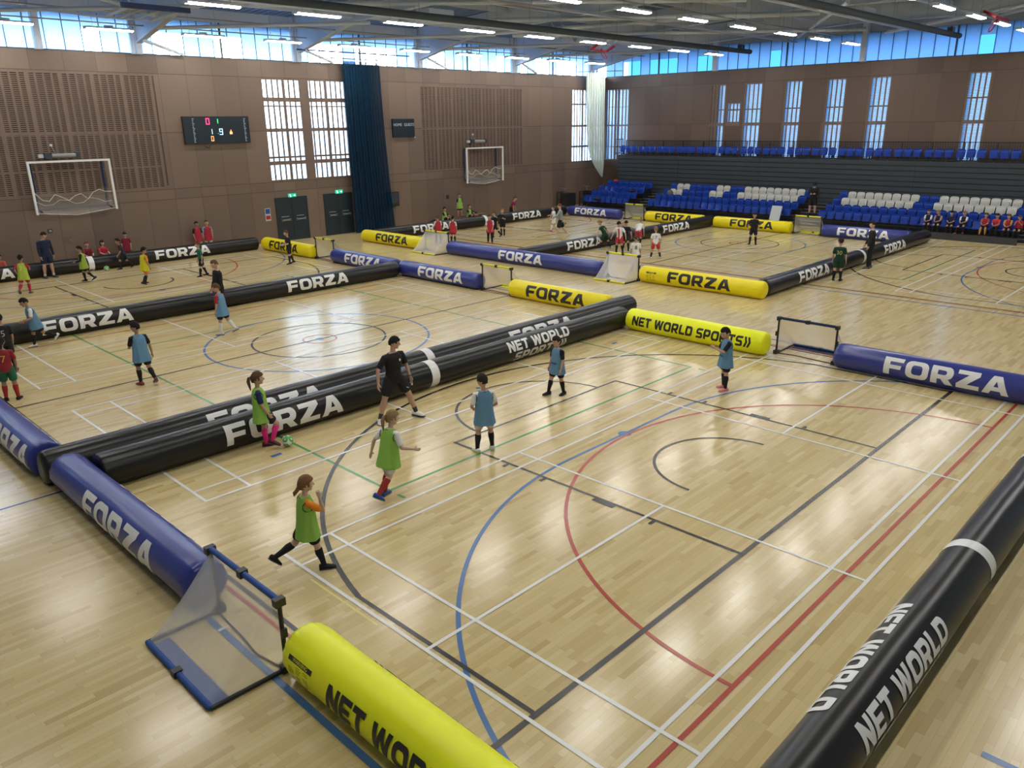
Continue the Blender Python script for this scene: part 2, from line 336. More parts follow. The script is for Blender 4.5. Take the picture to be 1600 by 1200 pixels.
for ox in (0.0, 23.35):
    cx = 6.70 + ox
    # badminton, white
    for y0 in (-6.1, 2.31, 10.52, 18.95):
        x0, x1, y1 = ox, ox + 13.4, y0 + 6.1
        for y in (y0, y0 + 0.46, y1 - 0.46, y1): ln(x0, y, x1, y, 1, 0.048)
        for x in (0, 0.76, 4.72, 8.68, 12.64, 13.4): ln(ox + x, y0, ox + x, y1, 1, 0.048)
        for a, b in ((0, 4.72), (8.68, 13.4)): ln(ox + a, y0 + 3.05, ox + b, y0 + 3.05, 1, 0.048)
    # basketball, black
    ln(cx - 7.5, CY, cx + 7.5, CY, 2); arc(cx, CY, 1.8, 0, 360, 2)
    for s in (-1, 1):
        bl = CY + s * 14.1; inn = -s
        ln(cx - 7.5, bl, cx + 7.5, bl, 2, 0.07); ln(cx + s * 7.5, CY - 14.1, cx + s * 7.5, CY + 14.1, 2, 0.06)
        for k in (-1, 1):
            ln(cx + k * 2.45, bl, cx + k * 2.45, bl + inn * 5.8, 2)
            ln(cx + k * 6.6, bl, cx + k * 6.6, bl + inn * 2.99, 2)
            for q, ww, ll in ((2.3, 0.40, 0.12), (3.55, 0.06, 0.16), (4.4, 0.06, 0.16), (1.4, 0.06, 0.16)):
                y = bl + inn * q; a = cx + k * 2.45; b = cx + k * (2.45 + ll)
                quad([(min(a, b), y - ww / 2), (max(a, b), y - ww / 2), (max(a, b), y + ww / 2), (min(a, b), y + ww / 2)], 2, 0.00075)
        ln(cx - 2.45, bl + inn * 5.8, cx + 2.45, bl + inn * 5.8, 2)
        hy = bl + inn * 1.575; up = 0 if inn > 0 else 180
        arc(cx, bl + inn * 5.8, 1.8, up, up + 180, 2); arc(cx, hy, 1.25, up, up + 180, 2)
        th = math.degrees(math.asin(1.415 / 6.75)); arc(cx, hy, 6.75, up + th, up + 180 - th, 2, 0.07, 72)
        # netball, red
        gl = CY + s * 15.32
        ln(cx - 7.62, gl, cx + 7.62, gl, 3); arc(cx, gl, 4.9, up, up + 180, 3, 0.055, 64); ln(cx - 7.62, CY + s * 5.08, cx + 7.62, CY + s * 5.08, 3)
        ln(cx + s * 7.62, CY - 15.32, cx + s * 7.62, CY + 15.32, 3)
        # futsal, blue
        g2 = CY + s * 16.35
        ln(cx - 1.58, g2 + inn * 6, cx + 1.58, g2 + inn * 6, 4)
        for k in (-1, 1): arc(cx + k * 1.58, g2, 6.0, up + 90, up + 90 - k * inn * 90, 4, 0.06)
        disc(cx, g2 + inn * 6, 0.13, 4); disc(cx, g2 + inn * 10, 0.06, 4)
        for k in (-5, 5): ln(cx + k - 0.06, g2 + inn * 10, cx + k + 0.06, g2 + inn * 10, 4, 0.09)
        ln(cx + s * 8.1, CY - 16.35, cx + s * 8.1, CY + 16.35, 4, 0.08)
        # volleyball, green
        ln(cx - 4.5, CY + s * 9, cx + 4.5, CY + s * 9, 5); ln(cx + s * 4.5, CY - 9, cx + s * 4.5, CY + 9, 5); ln(cx - 4.5, CY + s * 3, cx + 4.5, CY + s * 3, 5)
        for k in (-1, 1): ln(cx + k * 4.5, CY + s * 9.24, cx + k * 4.5, CY + s * 9.36, 5)
    ln(cx - 4.5, CY, cx + 4.5, CY, 5); arc(cx, CY, 3.0, 0, 360, 4, 0.06, 72); arc(cx, CY, 0.45, 0, 360, 3, 0.05); disc(cx, CY, 0.12, 4)
ln(-8.9, 4.41, -1.45, 4.41, 7, 0.05); ln(-1.41, -1.0, -1.30, -1.0, 1, 0.04); ln(-0.09, -0.85, -0.09, -2.25, 6, 0.03)
ln(2.55, -8.25, 2.55, -8.0, 4, 0.08)
floor = struct('floor', fb, [M[k] for k in FL])

# ---- walls with openings
def wall_cells(axis, at, thick, a0, a1, z0, z1, holes):
    """boxes of a wall in the plane axis=at (reaching outwards by thick) that leave the holes (a0,a1,z0,z1) open"""
    us = sorted({a0, a1, *[h[0] for h in holes], *[h[1] for h in holes]}); zs = sorted({z0, z1, *[h[2] for h in holes], *[h[3] for h in holes]})
    us = [u for u in us if a0 <= u <= a1]; bm = bmesh.new(); lo, hi = min(at, at + thick), max(at, at + thick)
    for za, zb in zip(zs, zs[1:]):
        run = None
        for ua, ub in zip(us, us[1:]):
            mid = ((ua + ub) / 2, (za + zb) / 2)
            solid = not any(h[0] < mid[0] < h[1] and h[2] < mid[1] < h[3] for h in holes)
            if solid: run = [run[0], ub] if run else [ua, ub]
            if run and (not solid or ub == us[-1]):
                if axis == 'Y': box(bm, run[0], run[1], lo, hi, za, zb)
                else: box(bm, lo, hi, run[0], run[1], za, zb)
                run = None
    return bm
HB = (15.93, 20.78, 2.98, 7.80); HD = (39.25, 42.90, 2.95, 7.76); HS = (10.74, 10.83, 3.05, 7.80)
HA = (-1.4, 10.70, 3.0, 7.80); HC = (25.8, 34.3, 2.98, 7.70)
FH = [(25.55, 27.6, 3.0, 7.80), (18.05, 18.62, 3.0, 7.78), (16.95, 17.95, 5.45, 6.65), (15.55, 16.75, 3.0, 7.78), (13.0, 14.1, 3.0, 7.8), (10.43, 11.55, 3.0, 7.8), (7.96, 9.1, 3.0, 7.8), (3.07, 4.15, 3.0, 7.8), (18.66, 19.16, 3.0, 7.78)]
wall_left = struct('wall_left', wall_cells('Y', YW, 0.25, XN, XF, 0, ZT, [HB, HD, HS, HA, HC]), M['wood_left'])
wall_far = struct('wall_far', wall_cells('X', XF, 0.25, YR, YW + 0.25, 0, ZT, FH), M['wood_far_dim'])
struct('wall_right', boxes((XN - 0.25, XF + 0.25, YR - 0.25, YR, 0, 12.4)), M['plaster'])
struct('wall_near', boxes((XN - 0.25, XN, YR, YW + 0.25, 0, 12.4)), M['plaster'])

def slat_screen(name, axis, at, parent, hole, col, post, pitch, slat, rails=(), blank=(), wide=(), depth=0.04):
    """horizontal slats between upright posts, flush with the boarding"""
    a0, a1, z0, z1 = hole; bm = bmesh.new(); d0, d1 = at, at + depth
    def bx(ua, ub, za, zb, f=0.0):
        if axis == 'Y': box(bm, ua, ub, d0 + f, d1, za, zb)
        else: box(bm, d0 + f, d1, ua, ub, za, zb)
    bx(a0, a1, z0, z0 + 0.05, -0.002); bx(a0, a1, z1 - 0.05, z1, -0.002)
    n = max(1, round((a1 - a0) / col)); w = (a1 - a0) / n
    for i in range(n + 1):
        u = a0 + i * w; p = post * (1.9 if i % 4 == 0 else 1.0) / 2; bx(max(a0, u - p), min(a1, u + p), z0, z1, 0.0)
    for u0, u1 in wide: bx(u0, u1, z0 + 0.001, z1 - 0.001, -0.006)
    for h, t in rails: bx(a0 + 0.001, a1 - 0.001, h - t / 2, h + t / 2, -0.004)
    for u0, u1, za, zb in blank: bx(u0, u1, za, zb, -0.008)
    z = z0 + 0.05
    while z < z1 - 0.05:
        bx(a0, a1, z, z + slat, 0.008); z += pitch
    return struct(name, bm, M['slat'], parent)
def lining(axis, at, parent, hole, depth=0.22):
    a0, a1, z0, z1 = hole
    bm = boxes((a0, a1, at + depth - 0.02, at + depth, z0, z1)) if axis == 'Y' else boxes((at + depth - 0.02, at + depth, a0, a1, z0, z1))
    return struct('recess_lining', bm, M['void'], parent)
for h, r in ((HA, [(5.42, 0.10), (3.95, 0.06)]), (HC, [(5.38, 0.10)])):
    slat_screen('slatted_panel', 'Y', YW, wall_left, h, 0.305, 0.085, 0.078, 0.046, r); lining('Y', YW, wall_left, h)
WN = [0]
def window(axis, at, hole, m, **kw):
    WN[0] += 1; a0, a1, z0, z1 = hole
    bm = boxes((a0, a1, at + 0.12, at + 0.14, z0, z1)) if axis == 'Y' else boxes((at + 0.12, at + 0.14, a0, a1, z0, z1))
    o = struct('window_%d' % WN[0], bm, M[m])
    fr = boxes(*[((u, u + 0.05, at + 0.06, at + 0.12, z0, z1) if axis == 'Y' else (at + 0.06, at + 0.12, u, u + 0.05, z0, z1)) for u in [a0 + i * (a1 - a0 - 0.05) / max(1, round((a1 - a0) / 1.25)) for i in range(max(1, round((a1 - a0) / 1.25)) + 1)]])
    struct('window_frame', fr, M['mullion'], o)
    if kw.get('slats', True):
        kw.pop('slats', None); slat_screen('slat_screen', axis, at, o, hole, parent_free(kw), kw.pop('post', 0.075), 0.075, kw.pop('slat', 0.026), **kw)
    return o
def parent_free(kw): return kw.pop('col', 0.305)
window('Y', YW, HB, 'glass_blind', rails=[(5.42, 0.16), (6.85, 0.20), (6.55, 0.07), (4.12, 0.07), (3.85, 0.18)], wide=[(18.05, 18.55)])
window('Y', YW, HS, 'glass_blind', col=0.09, post=0.01, slat=0.035)
window('Y', YW, HD, 'glass_blind', rails=[(5.38, 0.14), (6.8, 0.12), (4.0, 0.12)], post=0.06)
window('X', XF, FH[0], 'glass_blind', rails=[(5.38, 0.10), (6.6, 0.05), (3.9, 0.06)], post=0.09)
_fb = [[], [], [], [], [], [], [(7.96, 8.5, 3.0, 3.9)], []]
slat_screen('slatted_panel', 'X', XF, wall_far, FH[8], 0.25, 0.10, 0.078, 0.046, [(5.36, 0.17)]); lining('X', XF, wall_far, FH[8])
for h, bl in list(zip(FH, _fb))[1:]:
    window('X', XF, h, 'glass_blind', rails=[(5.36, 0.17), (6.25, 0.09)] if h[0] != 3.07 else [(5.36, 0.17), (6.55, 0.08)], blank=[b for b in bl], col=0.28, post=0.075, slat=0.032)

# ---- clerestory glazing, bay by bay
def clerestory(axis, at, a0, a1, clear, n):
    WN[0] += 1; w = (a1 - a0) / n; o = None; bmf = bmesh.new(); bmm = bmesh.new()
    for i in range(n):
        u0, u1 = a0 + i * w, a0 + (i + 1) * w; mi = 1 if i in clear else 0
        z1 = ZC if mi == 0 else ZC - 0.55
        if axis == 'Y':
            box(bmf, u0, u1, at + 0.10, at + 0.12, ZT, z1, mi)
            if mi: box(bmf, u0, u1, at + 0.10, at + 0.12, z1, ZC, 0)
            box(bmm, u0 - 0.012, u0 + 0.012, at + 0.07, at + 0.13, ZT, ZC)
        else:
            box(bmf, at + 0.10, at + 0.12, u0, u1, ZT, z1, mi)
            if mi: box(bmf, at + 0.10, at + 0.12, u0, u1, z1, ZC, 0)
            box(bmm, at + 0.07, at + 0.13, u0 - 0.012, u0 + 0.012, ZT, ZC)
    k = (a0 + a1) / 2
    if axis == 'Y': box(bmm, k - 0.035, k + 0.035, at + 0.04, at + 0.14, ZT, ZC); box(bmm, a0, a1, at + 0.05, at + 0.15, ZT, ZT + 0.05)
    else: box(bmm, at + 0.04, at + 0.14, k - 0.035, k + 0.035, ZT, ZC); box(bmm, at + 0.05, at + 0.15, a0, a1, ZT, ZT + 0.05)
    o = struct('window_%d' % WN[0], bmf, [M['glass_frosted'], M['glass_clear']])
    struct('mullion', bmm, M['mullion'], o)
FR = [2.6 + 7.72 * i for i in range(-1, 6)]       # main frames along x
LC = {2: [8], 3: [1, 2, 5, 6], 4: [1, 2, 3, 5, 6, 7, 8], 5: [1, 2, 6, 9], 6: [1, 3, 4, 6, 7, 8]}
for i, (a, b) in enumerate(zip([XN] + FR, FR + [XF])):
    if b - a > 0.5: clerestory('Y', YW, a, b, LC.get(i, [3, 7]) if b - a > 5 else [1], max(2, round((b - a) / 0.72)))
FFR = [-8.8, 0.4, 9.62, 18.85, YW]
FC = {0: [], 1: [5], 2: [9], 3: [0, 1, 2, 6, 7]}
for i, (a, b) in enumerate(zip(FFR, FFR[1:])):
    clerestory('X', XF, a, b, {0: [2], 1: [4, ], 2: [6, 7][1:], 3: [0, 1, 4, 5, 6, 8, 9]}[i], 13 if i < 3 else 12)

# ---- roof
def roof_z(y): return 10.62 + 0.05 * (18.9 - abs(y - CY)) if abs(y - CY) < 18.9 else 10.62
bm = bmesh.new(); prof = []
x = XN - 0.8
while x < XF + 1.2: prof += [(x, 0), (x + 0.16, 0), (x + 0.20, 0.09), (x + 0.34, 0.09)]; x += 0.38
rows = [[bm.verts.new((px, y, roof_z(y) + pz)) for px, pz in prof] for y in (YR - 0.3, CY, YW + 1.6)]
for a, b in zip(rows, rows[1:]):
    for i in range(len(prof) - 1): bm.faces.new((a[i], a[i + 1], b[i + 1], b[i]))
ceiling = struct('ceiling', bm, M['deck'])
struct('roof_sheet', boxes((XN - 0.8, XF + 1.2, CY, YW + 1.6, 11.75, 11.85), (XN - 0.8, XF + 1.2, YR - 0.3, CY, 11.75, 11.85)), M['deck'], ceiling)
struct('trim_1', boxes((XN, XF, YW - 0.02, YW + 0.2, ZC, 10.62)), M['steel'])
struct('trim_2', boxes((XF - 0.02, XF + 0.2, YR, YW, ZC, 12.0)), M['plaster'])
struct('trim_3', boxes((XN, XF, YW + 0.12, YW + 2.2, ZC + 0.02, ZC + 0.3), (XF + 0.12, XF + 1.8, YR, YW, ZC + 0.02, ZC + 0.3)), M['plaster'])   # soffit of the roof overhang outside
# rafters with haunches down to the wall posts
for i, x in enumerate(FR[1:]):
    bm = bmesh.new(); w = 0.11
    for y0, y1 in ((CY, 22.6), (22.6, YW - 0.05), (YR, CY)):
        def bot(y): return (9.98 + 0.035 * (22.6 - y)) if y <= 22.6 and y >= CY else (9.98 - 0.20 * (y - 22.6) if y > 22.6 else 9.98 + 0.035 * (22.6 - CY) - 0.02 * (CY - y))
        for ww, dz0, dz1 in ((w * 0.35, 0.0, 1.0), (w * 1.3, 0.0, 0.08)):
            v = [bm.verts.new((x + s * ww, y, (bot(y) if k == 0 else (roof_z(y) if dz1 == 1.0 else bot(y) + 0.05)))) for y in (y0, y1) for s, k in ((-1, 0), (1, 0), (1, 1), (-1, 1))]
            for q in ((0, 1, 2, 3), (7, 6, 5, 4), (1, 0, 4, 5), (2, 1, 5, 6), (3, 2, 6, 7), (0, 3, 7, 4)): bm.faces.new([v[k] for k in q])
    struct('rafter', bm, M['steel'], ceiling)
    struct('wall_post', boxes((x - 0.12, x + 0.12, YW - 0.28, YW - 0.03, ZT, ZC + 0.5)), M['steel'], ceiling)
    struct('wall_post', boxes((x - 0.30, x - 0.16, YW - 0.2, YW - 0.05, ZT, ZC + 0.5)), M['steel'], ceiling)
for x in (6.46,): struct('wall_post', boxes((x - 0.13, x + 0.13, YW - 0.26, YW - 0.03, ZT, ZC + 0.5)), M['steel'], ceiling)
for y in FFR[1:4]:
    struct('wall_post', boxes((XF - 0.32, XF - 0.03, y - 0.14, y + 0.14, ZT, 11.3)), M['steel'], ceiling)
# long beams, ties, ducts and pipes under the deck
for y, z, h in ((22.6, 10.15, 0.42), (17.2, 10.42, 0.42), (12.0, 10.75, 0.40), (5.0, 10.65, 0.40), (-1.0, 10.40, 0.40)):
    struct('long_beam', boxes((XN, XF - 0.05, y - 0.09, y + 0.09, z, z + h)), M['steel'], ceiling)
for i in range(1, 6):
    a, b = FR[i], FR[i + 1] if i + 1 < len(FR) else XF
    if i in (2, 4):
        bm = bmesh.new(); pipe(bm, [(a, 22.4, 9.95), ((a + b) / 2 + 1, 14.0, 10.25), (b + 0.7, 8.5, 10.3)], 0.10); struct('roof_tie', bm, M['steel'], ceiling)
    bm = bmesh.new(); pipe(bm, [(a, 26.9, 9.1), (a + 1.9, 27.45, 8.45 + 0.2)], 0.07); pipe(bm, [(a, 25.5, 9.45), (min(b, XF - 0.4), 21.5, 9.85)], 0.075); struct('roof_tie', bm, M['steel'], ceiling)
for p, q, r in (((20.2, 20.6, 9.95), (33.0, 8.0, 10.15), 0.10), ((27.0, 21.5, 9.9), (41.0, 9.0, 10.1), 0.10), ((12.0, 20.5, 9.95), (27.0, 8.4, 10.2), 0.09), ((30.0, 5.5, 10.1), (42.5, 13.4, 10.15), 0.08), ((33.5, -1.5, 9.9), (42.6, 8.5, 10.0), 0.09), ((10.3, 24.5, 9.7), (4.0, 19.0, 9.9), 0.09)):
    bm = bmesh.new(); pipe(bm, [p, q], r, 8); struct('roof_tie', bm, M['steel'], ceiling)
for y in (24.6, 20.6, 15.0, 13.6, 10.6, 7.8, 3.4, 0.4):
    struct('purlin', boxes((XN, XF - 0.05, y - 0.05, y + 0.05, roof_z(y) - 0.26, roof_z(y) - 0.02)), M['steel'], ceiling)
for y, z, r in ((26.6, 9.62, 0.028), (24.0, 9.75, 0.03), (19.8, 9.9, 0.035), (14.0, 10.0, 0.035), (11.0, 10.0, 0.03), (7.2, 10.0, 0.035), (2.5, 9.9, 0.03), (-2.0, 9.9, 0.03)):
    bm = bmesh.new(); pipe(bm, [(0.5, y, z), (XF - 0.6, y, z)], r, 6); struct('service_pipe', bm, M['steel'] if r > 0.031 else M['grey_metal'], ceiling)
for y, z in ((13.0, 9.75), (6.3, 9.8)):
    bm = boxes((8, XF - 1.5, y - 0.10, y - 0.085, z, z + 0.06), (8, XF - 1.5, y + 0.085, y + 0.10, z, z + 0.06), (8, XF - 1.5, y - 0.1, y + 0.1, z - 0.008, z))
    for k in range(16): bar(bm, (9 + k * 2.05, y, z), (9 + k * 2.05, y, roof_z(y) - 0.02), 0.014)
    struct('cable_tray', bm, M['grey_metal'], ceiling)
for x, y in ((20.5, 20.4), (29.5, 15.0), (35.5, 7.0), (24.5, 5.5)):
    struct('duct_box', boxes((x, x + 1.5, y, y + 0.9, 10.15, 10.55)), M['steel'], ceiling)
    
# ---- strip lights
ORD = ['first', 'second', 'third', 'fourth', 'fifth', 'sixth', 'seventh', 'eighth', 'ninth', 'tenth', 'eleventh', 'twelfth', 'thirteenth', 'fourteenth', 'fifteenth', 'sixteenth', 'seventeenth', 'eighteenth', 'nineteenth', 'twentieth']
def copy_tree(o):
    c = o.copy(); COL.objects.link(c)
    for ch in o.children:
        d = ch.copy(); COL.objects.link(d); d.parent = c; d.matrix_parent_inverse = ch.matrix_parent_inverse
    return c
light0 = thing('strip_light', '', 'ceiling light')
obj('housing', boxes((-0.90, 0.90, -0.15, 0.15, 0.035, 0.10), (-0.92, -0.885, -0.15, 0.15, -0.01, 0.10), (0.885, 0.92, -0.15, 0.15, -0.01, 0.10), (-0.15, 0.15, -0.07, 0.07, 0.10, 0.17)), M['steel'], light0)
bm = bmesh.new(); ring_loft(bm, [[(x, 0.135 * cos(a), 0.034 - 0.055 * sin(a)) for a in [pi * k / 8 for k in range(9)]] for x in (-0.885, 0.885)]); bmesh.ops.recalc_face_normals(bm, faces=bm.faces)
obj('diffuser', bm, M['lamp'], light0)
for s in (-1, 1):
    bm = bmesh.new(); bar(bm, (s * 0.6, 0, 0.10), (s * 0.6, 0, 1.28), 0.012); obj('suspension_wire', bm, M['grey_metal'], light0)
ROWN = ['in the row beside the left wall', 'in second row from the left wall', 'in third row from the left wall', 'in fourth row from the left wall', 'in fifth row from the left wall']
first = True
for r, y in enumerate((25.75, 16.95, 8.97, 1.2, -7.0)):
    for k, x in enumerate((-2.8, 1.1, 4.95, 8.55, 12.4, 16.2, 20.15, 24.0, 27.9, 31.8, 35.5, 39.25)):
        l = light0 if first else copy_tree(light0); first = False
        l.location = (x, y, 9.27); l['label'] = 'white strip light, %s from the camera end %s' % (ORD[k], ROWN[r]); l['group'] = 'ceiling strip lights'

# ---- rolled divider curtains hanging under the roof
for y, x0, x1, lab in ((16.1, 3.0, 42.0, 'long dark grey rolled divider curtain under the roof, ending near white corner curtain'), (4.65, 3.0, 42.0, 'long dark grey rolled divider curtain under the roof, right of the other')):
    t = thing('divider_curtain_roll', lab, 'divider curtain', ((x0 + x1) / 2, y, 9.5), 0, 'rolled divider curtains')
    h = (x1 - x0) / 2
    bm = bmesh.new(); ring_loft(bm, [[(x, 0.15 * cos(a), 0.13 * sin(a)) for a in [2 * pi * k / 14 for k in range(14)]] for x in (-h, -h * 0.5, 0, h * 0.5, h)]); smooth(obj('curtain_roll', bm, mat('dark_grey_canvas', (0.07, 0.085, 0.10), 0.8, 0.2), t))
    bm = bmesh.new()
    for k in range(10): bar(bm, (-h + 1 + k * (2 * h - 2) / 9, 0, 0.1), (-h + 1 + k * (2 * h - 2) / 9, 0, 1.2), 0.018)
    obj('hanger', bm, M['grey_metal'], t)
    obj('motor_box', boxes((h - 1.0, h - 0.6, 0.05, 0.30, 0.12, 0.36)), M['black_metal'], t)

# ---- basketball hoops folded up to the roof
def hoop(label, x, y, z, rz, tilt):
    t = thing('basketball_hoop', label, 'basketball hoop', (x, y, z), rz, 'folded basketball hoops')
    R = Matrix.Rotation(radians(tilt), 4, 'X')
    def P(p): return R @ Vector(p)
    bm = bmesh.new()
    for a, b in (((-0.9, 0, 0), (0.9, 0, 0)), ((-0.9, 0, 0), (-0.9, 0, 0.55)), ((0.9, 0, 0), (0.9, 0, 0.55))): bar(bm, P(a), P(b), 0.09)
    obj('edge_padding', bm, M['hoop_red'], t)
    bm = bmesh.new(); v = [bm.verts.new(P(p)) for p in ((-0.9, -0.01, 0.02), (0.9, -0.01, 0.02), (0.9, -0.01, 1.05), (-0.9, -0.01, 1.05))]; w = [bm.verts.new(P(p)) for p in ((-0.9, 0.01, 0.02), (0.9, 0.01, 0.02), (0.9, 0.01, 1.05), (-0.9, 0.01, 1.05))]
    bm.faces.new(v); bm.faces.new(w[::-1])
    for i in range(4): bm.faces.new((v[i], w[i], w[(i + 1) % 4], v[(i + 1) % 4]))
    obj('backboard', bm, M['glass_clear'], t)
    bm = bmesh.new(); pipe(bm, [P((0.23 * cos(2 * pi * k / 20), -0.36 + 0.23 * sin(2 * pi * k / 20), 0.16)) for k in range(21)], 0.022, 6); bar(bm, P((0, 0, 0.16)), P((0, -0.14, 0.16)), 0.10, 0.06); obj('ring', bm, M['hoop_red'], t)
    bm = bmesh.new()
    for s in (-1, 1):
        bar(bm, P((s * 0.45, 0.03, 0.1)), P((s * 0.45, 0.03, 1.0)), 0.06); bar(bm, P((s * 0.45, 0.03, 0.3)), (s * 0.7, 1.9, 0.55), 0.08); bar(bm, P((s * 0.45, 0.03, 0.9)), (s * 0.5, 1.0, 1.15), 0.06); bar(bm, (s * 0.7, 1.9, 0.55), (s * 0.6, 2.6, 1.5), 0.08); bar(bm, (s * 0.5, 1.0, 1.15), (s * 0.7, 1.9, 0.55), 0.05)
    bar(bm, (-0.7, 1.9, 0.55), (0.7, 1.9, 0.55), 0.07); bar(bm, P((-0.45, 0.03, 0.55)), P((0.45, 0.03, 0.55)), 0.05)
    obj('support_frame', bm, M['steel'], t)
hoop('red edged basketball backboard folded up above the white corner curtain', 31.4, 19.3, 9.25, radians(10), 62)
hoop('red edged basketball backboard folded up at the upper right corner', 33.65, 0.72, 9.3, radians(180), 62)
t = thing('basketball_hoop', 'folded basketball hoop seen from behind with dark padding at upper left', 'basketball hoop', (8.0, 19.9, 9.45), radians(0), 'folded basketball hoops')
bm = bmesh.new(); bar(bm, (-1.15, 0, 0), (1.15, 0, 0), 0.16); obj('edge_padding', bm, M['navy_pad'], t)
bm = bmesh.new(); bar(bm, (-0.4, 1.0, 0.1), (0.75, 1.0, 0.1), 0.11); obj('lower_padding', bm, M['navy_pad'], t)
bm = bmesh.new()
for s in (-0.8, -0.3, 0.3, 0.9): bar(bm, (s, 0.02, 0.02), (s * 0.9, 2.6, -0.1), 0.07); bar(bm, (s, 0.02, 0.05), (s, 1.2, 0.9), 0.06)
bar(bm, (-1.0, 2.6, -0.1), (1.0, 2.6, -0.1), 0.08); bar(bm, (-1.0, 1.3, 0.0), (1.0, 1.3, 0.0), 0.07); bar(bm, (-0.9, 2.6, -0.1), (-2.6, 4.2, 0.2), 0.08); bar(bm, (0.9, 2.6, -0.1), (2.4, 3.6, 0.35), 0.08)
for s in (-0.9, 0.9): bar(bm, (s, 1.2, 0.9), (s, 1.2, 1.6), 0.06)
obj('support_frame', bm, M['steel'], t)
# ================================================================== ON THE WALLS
def double_door(n, x0, x1, z1):
    d = struct('door_%d' % n, boxes((x0 - 0.06, x0, YW - 0.05, YW, 0, z1 + 0.06), (x1, x1 + 0.06, YW - 0.05, YW, 0, z1 + 0.06), (x0, x1, YW - 0.05, YW, z1, z1 + 0.06)), M['door'])
    xm = (x0 + x1) / 2
    for a, b in ((x0, xm - 0.008), (xm + 0.008, x1)):
        l = struct('door_leaf', boxes((a, b, YW - 0.04, YW - 0.005, 0.01, z1)), M['door'], d)
        c = (a + b) / 2
        bm = boxes((a + 0.14, b - 0.14, YW - 0.13, YW - 0.085, 1.02, 1.09), (a + 0.14, a + 0.22, YW - 0.13, YW - 0.04, 1.0, 1.11), (b - 0.22, b - 0.14, YW - 0.13, YW - 0.04, 1.0, 1.11))
        struct('push_bar', bm, M['grey_metal'], l)
        struct('push_bar_sign', boxes((c - 0.22, c + 0.22, YW - 0.045, YW - 0.04, 1.20, 1.24)), M['exit_green'] if False else M['grey_metal'], l)
double_door(1, 16.08, 17.80, 2.12); double_door(2, 18.93, 20.60, 2.12)
for x, lab in ((17.02, 'lit green exit sign above the left hand double door'), (19.85, 'lit green exit sign above the double door beside the blue curtain')):
    t = thing('exit_sign', lab, 'exit sign', (x, YW - 0.03, 2.24), 0, 'exit signs')
    obj('sign_box', boxes((-0.23, 0.23, -0.02, 0.02, -0.10, 0.10)), M['exit_green'], t)
    bm = bmesh.new()
    for a, b, w in (((-0.13, 0.055), (-0.13, 0.056), 0.04), ((-0.13, 0.03), (-0.10, -0.02), 0.04), ((-0.10, -0.02), (-0.06, -0.07), 0.022), ((-0.10, -0.02), (-0.15, -0.07), 0.022), ((-0.13, 0.02), (-0.07, 0.0), 0.018), ((-0.13, 0.02), (-0.18, 0.0), 0.018), ((0.05, 0), (0.16, 0), 0.03), ((0.12, 0.045), (0.165, 0), 0.03), ((0.12, -0.045), (0.165, 0), 0.03)):
        dx = 0.02 if abs(a[0] - b[0]) + abs(a[1] - b[1]) < 0.01 else 0
        bar(bm, (a[0] - dx, -0.024, a[1]), (b[0] + dx, -0.024, b[1]), 0.006 if False else w, w)
    for v in bm.verts: v.co.y = -0.026 if v.co.y < -0.024 else -0.021
    obj('pictogram', bm, M['exit_white'], t)
def plate(label, cat, name, x, z, w, h, parts, d=0.03, m='black_metal', group=None):
    o = tag(obj(name, boxes((x - w / 2, x + w / 2, YW - d, YW - 0.002, z - h / 2, z + h / 2)), M[m]), label, cat, group)
    for px, pz, pw, ph, pm, pn in parts: obj(pn, boxes((x + px - pw / 2, x + px + pw / 2, YW - d - 0.006, YW - d, z + pz - ph / 2, z + pz + ph / 2)), M[pm], o)
    return o
plate('small notice panel with blue and red signs left of the double doors', 'sign', 'wall_notice', 15.56, 1.40, 0.30, 0.62, [(0, 0.16, 0.24, 0.24, 'pad_blue', 'blue_notice'), (0, -0.14, 0.24, 0.18, 'hoop_red', 'red_notice')], 0.02, 'whiteboard')
plate('small dark socket plate on the wall beside the man in navy jacket', 'wall plate', 'socket_plate', 5.62, 1.60, 0.17, 0.15, [(0, 0, 0.11, 0.09, 'grey_metal', 'socket_face')])
plate('small dark socket plate on the wall above the seated green bib player', 'wall plate', 'socket_plate', 27.6, 1.42, 0.20, 0.22, [(0, 0, 0.12, 0.13, 'dark_grey', 'socket_face')])
plate('pale wooden hatch panel on the wall near the standing green bib player', 'wall panel', 'wall_hatch', 30.0, 1.03, 0.34, 0.34, [(0.12, 0, 0.03, 0.05, 'grey_metal', 'hatch_catch')], 0.015, 'slat')
plate('pale wooden hatch panel on the wall behind the lime bib player', 'wall panel', 'wall_hatch', 6.20, 1.15, 0.36, 0.34, [(0.13, 0, 0.03, 0.05, 'grey_metal', 'hatch_catch')], 0.015, 'slat')
plate('black loudspeaker box fixed to the wall right of the blue curtain', 'loudspeaker', 'loudspeaker', 23.28, 1.62, 0.66, 0.78, [(0, 0.05, 0.56, 0.58, 'dark_grey', 'speaker_grille')], 0.38)

